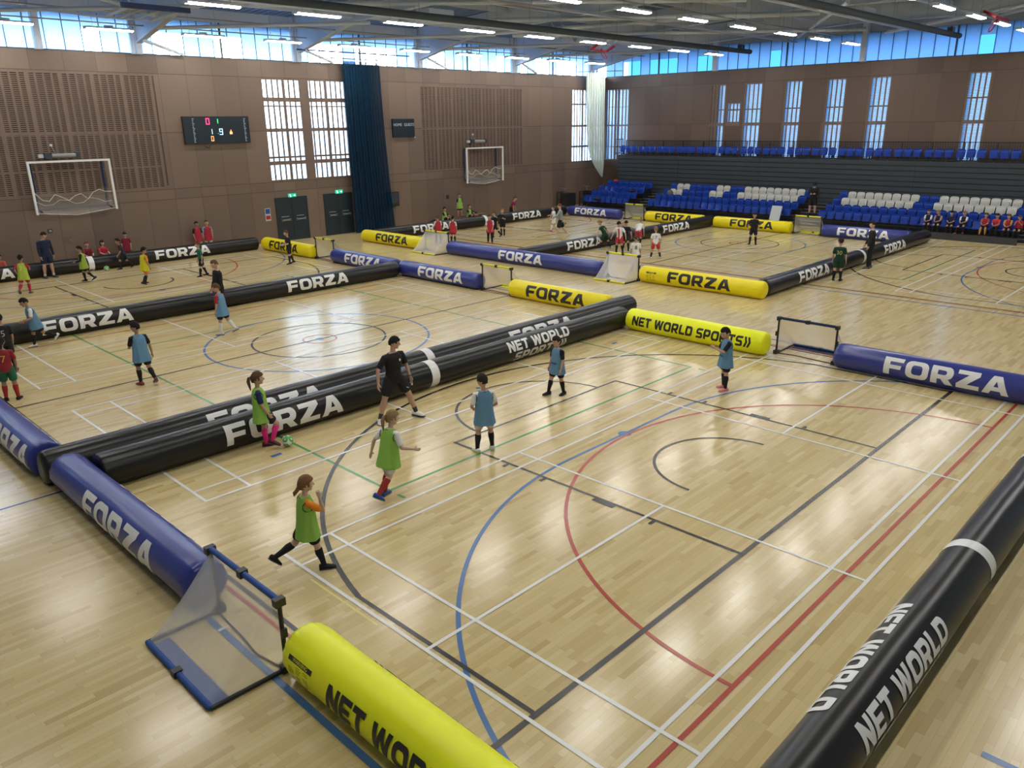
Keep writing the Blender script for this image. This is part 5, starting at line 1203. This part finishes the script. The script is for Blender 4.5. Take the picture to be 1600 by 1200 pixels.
# ---- near pitch
P_('girl in green bib and pink socks, foot beside a ball, back to the black barriers', 1.73, 3.56, -27, 1.40, L=(4, 3, 4), R=(46, 4, 66), fp=(0, 18), lean=-3, head=(6, 0), LA=(2, 10, 12, 5), RA=(8, 8, 18, 8), hair=('pony', H2), shirt=(0.02, 0.03, 0.10), **GBIB, legs=('shorts', BLACK), sock=(0.85, 0.04, 0.28), shoe=(0.10, 0.02, 0.03), near=True)
c = P_('coach in black shirt and shorts striding with arms out beside the black barriers', 4.30, 3.00, -98, 1.72, L=(16, 24, 10), R=(6, 22, 12), lean=3, twist=10, head=(62, 8), LA=(4, 24, 10, 4), RA=(-6, 34, 22, 4), hair=('short', H4), shirt=BLACK, legs=('shorts', BLACK), sock=(0.05, 0.055, 0.06), sockh=0.72, shoe=(0.75, 0.73, 0.70), near=True, extra=dict(sole=(0.05, 0.05, 0.05)), toe=26)
P_('girl with long ponytail in green bib seen from behind, red socks, blue shoes', 2.10, 0.30, 6, 1.37, 'run', lean=12, L=(4, 3, 16), R=(-18, 2, 34), head=(-20, 4), LA=(-24, 30, 26, 0), RA=(8, 24, 72, -10), hair=('pony', H3), sk=S3, shirt=WHITE, **GBIB, legs=('shorts', (0.74, 0.72, 0.70)), sock=(0.36, 0.035, 0.03), shoe=(0.03, 0.09, 0.32), near=True, extra=dict(sole=(0.35, 0.30, 0.22)), curl=12)
P_('girl in green bib with orange sleeves walking at lower left, hand at her ear', 0.06, -0.62, -17, 1.30, 'walk', lean=2, L=(-30, 2, 34), R=(16, 2, 4), head=(4, 2), LA=(-10, 8, 15, 4), RA=(58, 14, 132, 12), curl=75, hair=('low', (0.20, 0.10, 0.045)), sk=S3, shirt=(0.80, 0.26, 0.02), **GBIB, legs=('shorts', BLACK), near=True)
P_('boy in blue bib over white shirt seen from behind, white shorts, black socks', 4.36, 0.50, 62, 1.38, 'stand', L=(0, 7, 2), R=(4, 7, 3), head=(22, 6), LA=(-4, 20, 62, 30), RA=(-4, 20, 62, 30), curl=60, hair=('short', H1), shirt=WHITE, **BB, legs=('shorts', (0.62, 0.58, 0.50)), sock=BLACK, shoe=(0.78, 0.80, 0.74), near=True, extra=dict(sole=(0.45, 0.60, 0.08)))
P_('boy in blue bib walking below the white lettering on the black barrier', 7.56, 1.55, 175, 1.26, 'walk', L=(-6, 3, 6), R=(20, 3, 6), lean=0, head=(-4, 8), LA=(6, 12, 14, 4), RA=(4, 10, 14, 2), hair=('short', H1), shirt=BLACK, **BB, near=True, extra=dict(sole=(0.10, 0.10, 0.10), decal='mark', dc=(0.03, 0.05, 0.08), dz=0.06))
P_('boy in blue bib and pink shoes standing before the lemon yellow barrier', 10.24, -0.94, 140, 1.35, 'stand', L=(2, 4, 2), R=(-2, 4, 2), head=(10, 18), LA=(38, 6, 78, 42), RA=(26, 10, 88, 34), curl=35, hair=('short', H4), shirt=BLACK, **BB, sock=BLACK, shoe=(0.80, 0.22, 0.24), near=True, extra=dict(sole=(0.6, 0.6, 0.6), decal='mark', dc=(0.03, 0.05, 0.08), dz=0.06))
# ---- middle pitch
P_('boy in blue bib jogging alone on middle pitch, seen from behind, red shoes', 1.80, 9.10, 92, 1.40, 'walk', lean=5, L=(6, 3, 14), R=(-14, 3, 30), head=(28, 2), LA=(14, 14, 72, 30), RA=(-10, 16, 18, 0), hair=('short', H4), sk=S2, shirt=BLACK, **BB, sock=BLACK, shoe=(0.32, 0.05, 0.07), near=True)
P_('boy in blue bib and white socks walking in front of the man in black jacket', 5.18, 12.0, 122, 1.40, 'walk', L=(4, 3, 4), R=(-16, 4, 24), lean=4, head=(14, 12), LA=(2, 8, 16, 8), RA=(4, 8, 10, 4), hair=('short', H2), shirt=(0.38, 0.03, 0.05), **BB, sock=(0.72, 0.72, 0.70), shoe=(0.60, 0.58, 0.56), near=True)
P_('man in black jacket standing at the long divider behind a blue bib boy', 6.20, 14.15, 174, 1.74, 'stand', head=(10, 12), L=(4, 4, 4), R=(-6, 4, 4), LA=(4, 12, 12, 4), RA=(6, 12, 16, 6), hair=('short', (0.12, 0.06, 0.035)), shirt=(0.014, 0.016, 0.018), sleeve='long', legs=('trousers', BLACK), shoe=BLACK, near=True)
P_('boy in blue bib running at left edge in front of the long black divider', 1.15, 14.55, 176, 1.34, 'run', lean=14, L=(-26, 3, 40), R=(12, 3, 8), head=(6, 18), LA=(18, 12, 62, 22), RA=(-10, 14, 76, 10), hair=('short', H4), sk=S2, shirt=WHITE, **BB, legs=('shorts', BLACK), sock=BLACK, shoe=(0.68, 0.66, 0.56), near=True)
P_('boy in black shirt number five at the left edge of photo', -0.05, 12.60, 84, 1.37, 'stand', lean=4, head=(10, 6), hair=('short', H4), sk=S2, shirt=BLACK, num='5', numc=(0.45, 0.45, 0.45), near=True)
P_('girl in red shirt number seven and green shorts at left edge, seen from behind', -0.64, 10.15, 70, 1.36, 'stand', L=(2, 4, 3), R=(0, 4, 3), head=(8, 6), hair=('low', H1), sk=S2, shirt=(0.30, 0.03, 0.035), legs=('shorts', (0.03, 0.14, 0.07)), sock=(0.38, 0.04, 0.03), shoe=BLACK, num='7', numc=(0.70, 0.48, 0.10), near=True)
# ---- left pitch by the wall
P_('boy in lime bib number seven and red shorts running, seen from behind, at upper left', 3.14, 22.9, 60, 1.35, 'run', lean=8, L=(-20, 3, 34), R=(20, 3, 30), head=(0, 0), hair=('short', H4), sk=S2, shirt=RED, bib=(0.42, 0.52, 0.06), legs=('shorts', RED), sock=RED, shoe=(0.10, 0.10, 0.10), num='7', numc=(0.65, 0.70, 0.30))
P_('man in navy jacket and dark shorts standing by the barrier at upper left', 4.76, 25.75, -75, 1.79, 'stand', head=(20, 18), L=(2, 4, 3), R=(-4, 4, 3), LA=(2, 10, 10, 4), RA=(4, 10, 10, 4), hair=('short', H1), shirt=NAVY, sleeve='long', legs=('shorts', NAVY), sock=(0.6, 0.6, 0.6), sockh=0.8, shoe=(0.06, 0.06, 0.08))
P_('boy in lime bib over black shirt beside the white band of barrier', 5.43, 23.75, 150, 1.32, 'walk', L=(-20, 4, 26), R=(12, 4, 16), LA=(10, 10, 70, 20), RA=(0, 14, 40, 10), hair=('short', H4), sk=S2, shirt=BLACK, sleeve='long', bib=(0.30, 0.42, 0.05))
P_('player in dark shirt reaching for the ball by the upper left barrier', 7.60, 25.60, 165, 1.28, 'run', lean=18, L=(34, 6, 30), R=(-18, 4, 30), hair=('short', H4), sk=S2, shirt=(0.03, 0.035, 0.04), LA=(20, 16, 30, 10), RA=(-20, 16, 30, 10))
P_('boy in yellow bib and orange shorts running on the upper left pitch', 6.80, 21.4, 12, 1.34, 'run', lean=6, L=(18, 3, 34), R=(-6, 3, 30), head=(-8, 4), LA=(-4, 12, 22, 8), RA=(4, 14, 16, 4), hair=('short', H4), sk=S2, shirt=(0.78, 0.28, 0.03), bib=(0.62, 0.56, 0.03), legs=('shorts', (0.72, 0.20, 0.02)))
P_('player in green shirt with yellow arm band near the third wordmark letters', 8.95, 21.3, 168, 1.31, 'walk', L=(14, 3, 6), R=(-12, 3, 10), hair=('short', H2), shirt=(0.02, 0.14, 0.09), RA=(4, 12, 14, 4), LA=(-6, 12, 16, 4))
P_('goalkeeper in black standing in front of the yellow barrier by the doors', 12.80, 21.2, 165, 1.37, 'walk', L=(8, 3, 6), R=(-10, 3, 10), head=(0, 6), LA=(20, 8, 60, 25), RA=(18, 8, 64, 25), hair=('short', H2), shirt=BLACK)
# behind the back barrier
SUB = 'substitutes behind the barrier at the left wall'
P_('child in orange red shirt behind the barrier at the left edge', 3.50, 27.22, -100, 1.20, 'squat', shirt=(0.55, 0.14, 0.08), legs=('shorts', RED), hair=('short', H1), sk=S2)
P_('child in maroon shirt crouching behind the barrier, behind a lime bib boy', 6.75, 27.25, -95, 1.38, 'squat', shirt=(0.24, 0.03, 0.05), hair=('short', H2), legs=('shorts', RED))
P_('child in bright red shirt crouching behind the barrier left of the ball player', 7.35, 27.25, -80, 1.36, 'squat', shirt=(0.48, 0.03, 0.05), hair=('long', H1), legs=('shorts', RED))
P_('child in dark red shirt kneeling behind the barrier, tallest of the four there', 8.36, 27.2, -110, 1.26, 'stand', head=(10, 10), shirt=(0.22, 0.02, 0.04), bib=(0.24, 0.02, 0.04), hair=('short', H1), legs=('shorts', RED))
P_('left one of two children in red bibs standing against the left wall', 11.62, 27.25, -88, 1.40, 'stand', LA=(4, 12, 12, 5), shirt=BLACK, bib=RED, hair=('short', H1), sk=S2, legs=('shorts', WHITE))
P_('right one of two children in red bibs standing against the left wall', 12.10, 27.22, -100, 1.43, 'stand', RA=(6, 14, 12, 5), shirt=(0.25, 0.40, 0.55), bib=RED, hair=('short', H2), legs=('shorts', WHITE))
# ---- far left pitch
P_('player in red bib facing left behind the net of the yellow goal', 21.0, 21.0, 70, 1.28, 'stand', LA=(20, 10, 40, 10), hair=('short', H2), shirt=WHITE, bib=RED, legs=('shorts', (0.2, 0.2, 0.2)), sock=(0.12, 0.12, 0.13), shoe=(0.1, 0.1, 0.1))
P_('player in red bib seen from behind just right of the yellow goal net', 21.50, 20.45, 30, 1.24, 'stand', hair=('short', H1), shirt=WHITE, bib=RED, legs=('shorts', (0.30, 0.03, 0.05)), sock=BLACK)
P_('player in red bib and black trousers facing the camera on far left pitch', 22.50, 18.85, -135, 1.35, 'walk', L=(4, 2, 4), R=(-6, 3, 10), LA=(12, 6, 14, 20), RA=(12, 6, 14, 20), head=(-10, 10), hair=('short', H2), shirt=WHITE, bib=RED, legs=('trousers', BLACK), shoe=(0.35, 0.03, 0.05))
P_('player in black partly hidden behind the red bib player in trousers', 24.05, 20.05, 165, 1.28, 'walk', hair=('short', H2), shirt=BLACK, L=(-18, 3, 24), R=(10, 3, 4))
P_('player in black lifting an arm beside the white band on far left pitch', 24.95, 20.4, -150, 1.31, 'walk', LA=(30, 8, 80, 20), RA=(50, 40, 100, -20), hair=('short', H3), shirt=BLACK, L=(6, 3, 4), R=(-8, 3, 6))
P_('child in maroon shirt leaning over the barrier near the far end of left wall', 30.2, 24.85, -60, 1.40, 'stand', lean=34, L=(-6, 4, 4), R=(-6, 4, 4), LA=(30, 10, 6, 0), RA=(28, 10, 6, 0), hair=('short', H2), shirt=(0.26, 0.03, 0.08), legs=('shorts', BLACK))
P_('child in green bib sitting against the left wall with one knee up', 26.35, 26.6, -75, 1.38, 'sitfloor', lean=-2, z=0.0, shirt=BLACK, bib=LIME, hair=('short', H1), legs=('trousers', BLACK), shoe=BLACK)
P_('child in green bib standing against the left wall above the far barrier', 27.55, 26.6, -90, 1.36, 'stand', z=0.26, shirt=BLACK, bib=LIME, hair=('short', H2), legs=('shorts', NAVY), sock=(0.4, 0.2, 0.15), shoe=(0.2, 0.04, 0.04))
P_('child in green bib sitting half hidden behind the standing green bib child', 28.32, 26.6, -80, 1.38, 'sitfloor', z=0.0, shirt=BLACK, bib=LIME, hair=('short', H2), legs=('trousers', BLACK))
obj_low = tag(obj('low_bench', boxes((27.2, 27.9, 26.4, 26.95, 0.0, 0.25)), M['slat']), 'low wooden box bench under the standing green bib child', 'bench')
P_('man in grey top and black shorts walking with his arm out at upper centre', 26.0, 17.3, 125, 1.72, 'walk', L=(16, 3, 6), R=(-20, 3, 24), lean=2, head=(0, 0), LA=(40, 30, 20, 0), RA=(-6, 12, 20, 6), hair=('short', (0.16, 0.06, 0.03)), sk=S3, shirt=(0.27, 0.31, 0.31), sleeve='long', legs=('shorts', BLACK), sock=(0.6, 0.6, 0.58), sockh=0.55, shoe=(0.62, 0.62, 0.60))
P_('child in white and red kit half hidden behind the man in grey top', 27.9, 19.4, 150, 1.32, 'walk', LA=(60, 30, 20, 0), hair=('short', H2), shirt=WHITE, legs=('shorts', (0.75, 0.74, 0.72)), sock=(0.70, 0.70, 0.68), shoe=(0.5, 0.04, 0.04))
# ---- far right pitch
P_('player in dark kit number ten leaning against the black far divider', 24.45, 13.28, 100, 1.36, 'run', lean=30, L=(20, 14, 22), R=(-12, 22, 8), side=-4, LA=(20, 60, 10, 0), RA=(-10, 30, 10, 0), head=(0, 20), hair=('short', H3), shirt=DGREEN, legs=('shorts', DGREEN), sock=BLACK, shoe=(0.30, 0.40, 0.50), num='10', numc=(0.55, 0.46, 0.18))
P_('player in white shirt with red stripe dribbling the ball before the far divider', 24.0, 12.1, -165, 1.40, 'walk', lean=10, L=(-4, 4, 10), R=(10, 4, 6), head=(0, 28), LA=(10, 34, 20, 0), RA=(6, 30, 30, 0), hair=('short', H4), shirt=WHITE, legs=('shorts', (0.50, 0.04, 0.06)), sock=BLACK, extra=dict(decal='stripe', dc=(0.50, 0.04, 0.06), dz=0.13))
P_('player in black tackling beside the white and red striped player', 24.95, 12.45, -150, 1.36, 'walk', lean=14, L=(30, 8, 20), R=(-16, 6, 30), head=(10, 18), LA=(20, 24, 20, 0), RA=(14, 22, 24, 0), hair=('short', H4), shirt=BLACK, sleeve='short')
P_('player in white shirt bending down behind the player in black at the divider', 26.35, 12.75, 20, 1.36, 'run', lean=62, L=(20, 6, 30), R=(4, 6, 30), head=(0, 20), LA=(40, 10, 10, 0), RA=(40, 10, 10, 0), hair=('short', H3), shirt=WHITE, legs=('shorts', (0.50, 0.04, 0.06)))
P_('player in white shirt number eight behind the yellow goal', 20.78, 8.94, 40, 1.34, 'stand', hair=('short', H2), shirt=WHITE, legs=('shorts', (0.7, 0.7, 0.7)), sock=(0.25, 0.27, 0.32), shoe=(0.3, 0.32, 0.36), num='8', numc=(0.03, 0.03, 0.03))
P_('player in white shirt number seven and red shorts stepping left', 23.80, 10.05, 40, 1.30, 'run', lean=4, L=(4, 12, 10), R=(-8, 14, 14), head=(14, 4), LA=(0, 14, 18, 4), RA=(0, 14, 18, 4), hair=('short', H3), shirt=WHITE, legs=('shorts', (0.52, 0.04, 0.05)), shoe=(0.6, 0.6, 0.6), sockh=0.4, num='7', numc=(0.03, 0.03, 0.03))
P_('goalkeeper in black facing the camera on the far right pitch', 30.06, 8.80, -158, 1.42, 'stand', L=(4, 6, 6), R=(0, 6, 3), LA=(14, 18, 24, 6), RA=(10, 22, 14, 4), hair=('short', H1), sk=S2, shirt=BLACK)
P_('boy in dark green kit number thirty standing in front of black barrier', 23.86, 2.22, 14, 1.48, 'stand', L=(0, 3, 2), R=(4, 3, 3), head=(16, 6), LA=(2, 12, 8, 4), RA=(2, 14, 8, 2), hair=('short', H1), shirt=DGREEN, legs=('shorts', DGREEN), sock=BLACK, num='30', numc=(0.50, 0.44, 0.24))
P_('man in black tracksuit standing at the white band of right barrier', 27.16, 2.34, 118, 1.79, 'stand', L=(4, 3, 3), R=(-3, 3, 3), head=(4, 0), LA=(4, 10, 16, 8), RA=(8, 10, 20, 8), hair=('short', H1), sk=S3, shirt=BLACK, sleeve='long', legs=('trousers', BLACK), shoe=(0.10, 0.10, 0.11))
# ---- on the stand
P_('man in black hoodie and shorts standing on the aisle steps looking down', 39.05, 9.98, -165, 1.84, 'stand', z=0.455, head=(8, 34), LA=(24, 6, 76, 34), RA=(24, 6, 76, 34), hair=('beanie', BLACK), shirt=BLACK, sleeve='long', legs=('shorts', BLACK), sockh=0.8, shoe=BLACK)
K_ = 'children seated on the front row'
for q, (yy, sh, bb, hc_, hd, lab, so, ex) in enumerate([
    (3.67, WHITE, NAVY, H2, (0, 6), 'child in navy bib with white sleeves, leftmost of the seated children', BLACK, {}),
    (3.20, (0.45, 0.28, 0.22), NAVY, H3, (-50, 4), 'fair haired child in navy bib, second from left of the seated children', BLACK, {}),
    (2.62, NAVY, NAVY, H1, (0, 8), 'child in all navy with crossed hands, third from left of the seated children', BLACK, {}),
    (2.06, WHITE, NAVY, H3, (0, 2), 'child in navy bib and red shoes with a leg stretched, fourth seated child', BLACK, dict(shoe=(0.55, 0.06, 0.06), R=(72, 14, 58))),
    (1.14, (0.38, 0.10, 0.08), RED, H2, (30, 4), 'child in dark red with orange socks, fifth seated child from left', (0.62, 0.30, 0.05), {}),
    (0.66, (0.55, 0.05, 0.06), None, H1, (30, 6), 'child in bright red shirt and black trousers, sixth seated child from left', BLACK, dict(legs=('trousers', BLACK))),
    (0.18, (0.60, 0.40, 0.08), RED, H2, (0, 4), 'child in red with yellow sleeves, seventh seated child from left', BLACK, {}),
    (-0.28, (0.28, 0.04, 0.05), RED, H2, (0, 16), 'child in dark red with hands at the face, rightmost seated child', BLACK, dict(LA=(50, 6, 100, 30), RA=(50, 6, 100, 30)))]):
    P_(lab, 38.27, yy, 180 + (-3 if q % 2 else 3), 1.27, 'sit', z=0.222, head=hd, hair=('short', hc_), shirt=sh, bib=bb, bibname='vest', sock=so, group=None, **ex)
# small things carried or worn
whis = obj('whistle', boxes((-0.012, 0.012, -0.012, 0.012, -0.05, 0.05)), M['print_white'])
W_ = c['arms']['LA'][2] + c['arms']['LA'][3] * 0.10; whis.parent = None
mw = Matrix.Translation(Vector((4.30, 3.00, 0))) @ Matrix.Rotation(radians(-98), 4, 'Z'); whis.location = mw @ (W_ + Vector((0.012, 0, -0.04)))
tag(whis, 'small white whistle held in the left hand of the coach in black', 'whistle')
bm = bmesh.new(); S_, E_, Wr, fd_, s_ = c['arms']['LA']; q = E_.lerp(Wr, 0.93); u1 = fd_.cross(Vector((1, 0, 0))).normalized(); u2 = fd_.cross(u1)
pipe(bm, [q + (u1 * cos(a) + u2 * sin(a)) * 0.030 for a in [2 * pi * k / 14 for k in range(15)]], 0.009, 6); obj('wrist_watch', bm, M['black_metal'], c['t'])
bm = bmesh.new(); o_, la_, fo_ = c['frame'](0.225); ell(bm, o_ + la_ * 0.075 + fo_ * 0.118, Matrix((fo_, la_, c['up'])).transposed(), (0.006, 0.024, 0.030), 10, 6); obj('chest_badge', bm, M['print_white'], c['top'])
bm = bmesh.new(); h_, k_, a_, fd_, fu_ = c['legs']['L']; q = h_.lerp(k_, 0.52) + fo_ * 0.112
bar(bm, q + la_ * 0.03 + Vector((0, 0, -0.012)), q + la_ * -0.02 + Vector((0, 0, 0.012)), 0.010); obj('shorts_mark', bm, M['print_white'], c['t'])

# ================================================================== bake the figures into plain meshes
for o, vox, it in BAKE:
    r = o.modifiers.new('skin_over', 'REMESH'); r.mode = 'VOXEL'; r.voxel_size = vox; r.use_smooth_shade = True
    s = o.modifiers.new('even', 'SMOOTH'); s.factor = 0.5; s.iterations = it
bpy.context.view_layer.update(); dg = bpy.context.evaluated_depsgraph_get()
new = [(o, bpy.data.meshes.new_from_object(o.evaluated_get(dg))) for o, _, _ in BAKE]
for o, me in new:
    ms = [m for m in o.data.materials]; old = o.data; o.modifiers.clear(); o.data = me; me.materials.clear()
    for m in ms: me.materials.append(m)
    for p in me.polygons: p.use_smooth = True
    bpy.data.meshes.remove(old)
# numbers on the backs, laid onto the cloth
for top, s, col, org, la, fo, up, H, sd in NUMS:
    tr_ = BVHTree.FromPolygons([v.co for v in top.data.vertices], [p.vertices[:] for p in top.data.polygons])
    if s[0] == '#':
        b = bmesh.new(); q = 0.05 * H if s == '#stripe' else 0.0
        def rect(x0, x1, y0, y1): b.faces.new([b.verts.new(p) for p in ((x0, y0, 0), (x1, y0, 0), (x1, y1, 0), (x0, y1, 0))])
        if q:
            for k in range(8): rect(-0.028 * H, 0.028 * H, (-0.17 + k * 0.04) * H, (-0.13 + k * 0.04) * H)
        else:
            for k in range(6): rect((-0.075 + k * 0.025) * H, (-0.056 + k * 0.025) * H, (-0.008 - 0.004 * (k % 2)) * H, (0.010 + 0.004 * (k % 3)) * H)
    else: b = font_bm(s, 0.135 * H if len(s) > 1 else 0.155 * H)
    bmesh.ops.triangulate(b, faces=b.faces)
    bmesh.ops.subdivide_edges(b, edges=b.edges[:], cuts=2, use_grid_fill=True); ok = True
    for v in b.verts:
        q = org + la * (-v.co.x) + up * v.co.y - fo * 0.5
        h = tr_.ray_cast(q, fo)
        v.co = (h[0] if h[0] is not None else q + fo * (0.5 - 0.08 * H)) - fo * 0.006
    if True:
        for v in b.verts: pass
    o = obj({'#stripe': 'shirt_stripe', '#mark': 'bib_print'}.get(s, 'shirt_number'), b, cloth(col), top)
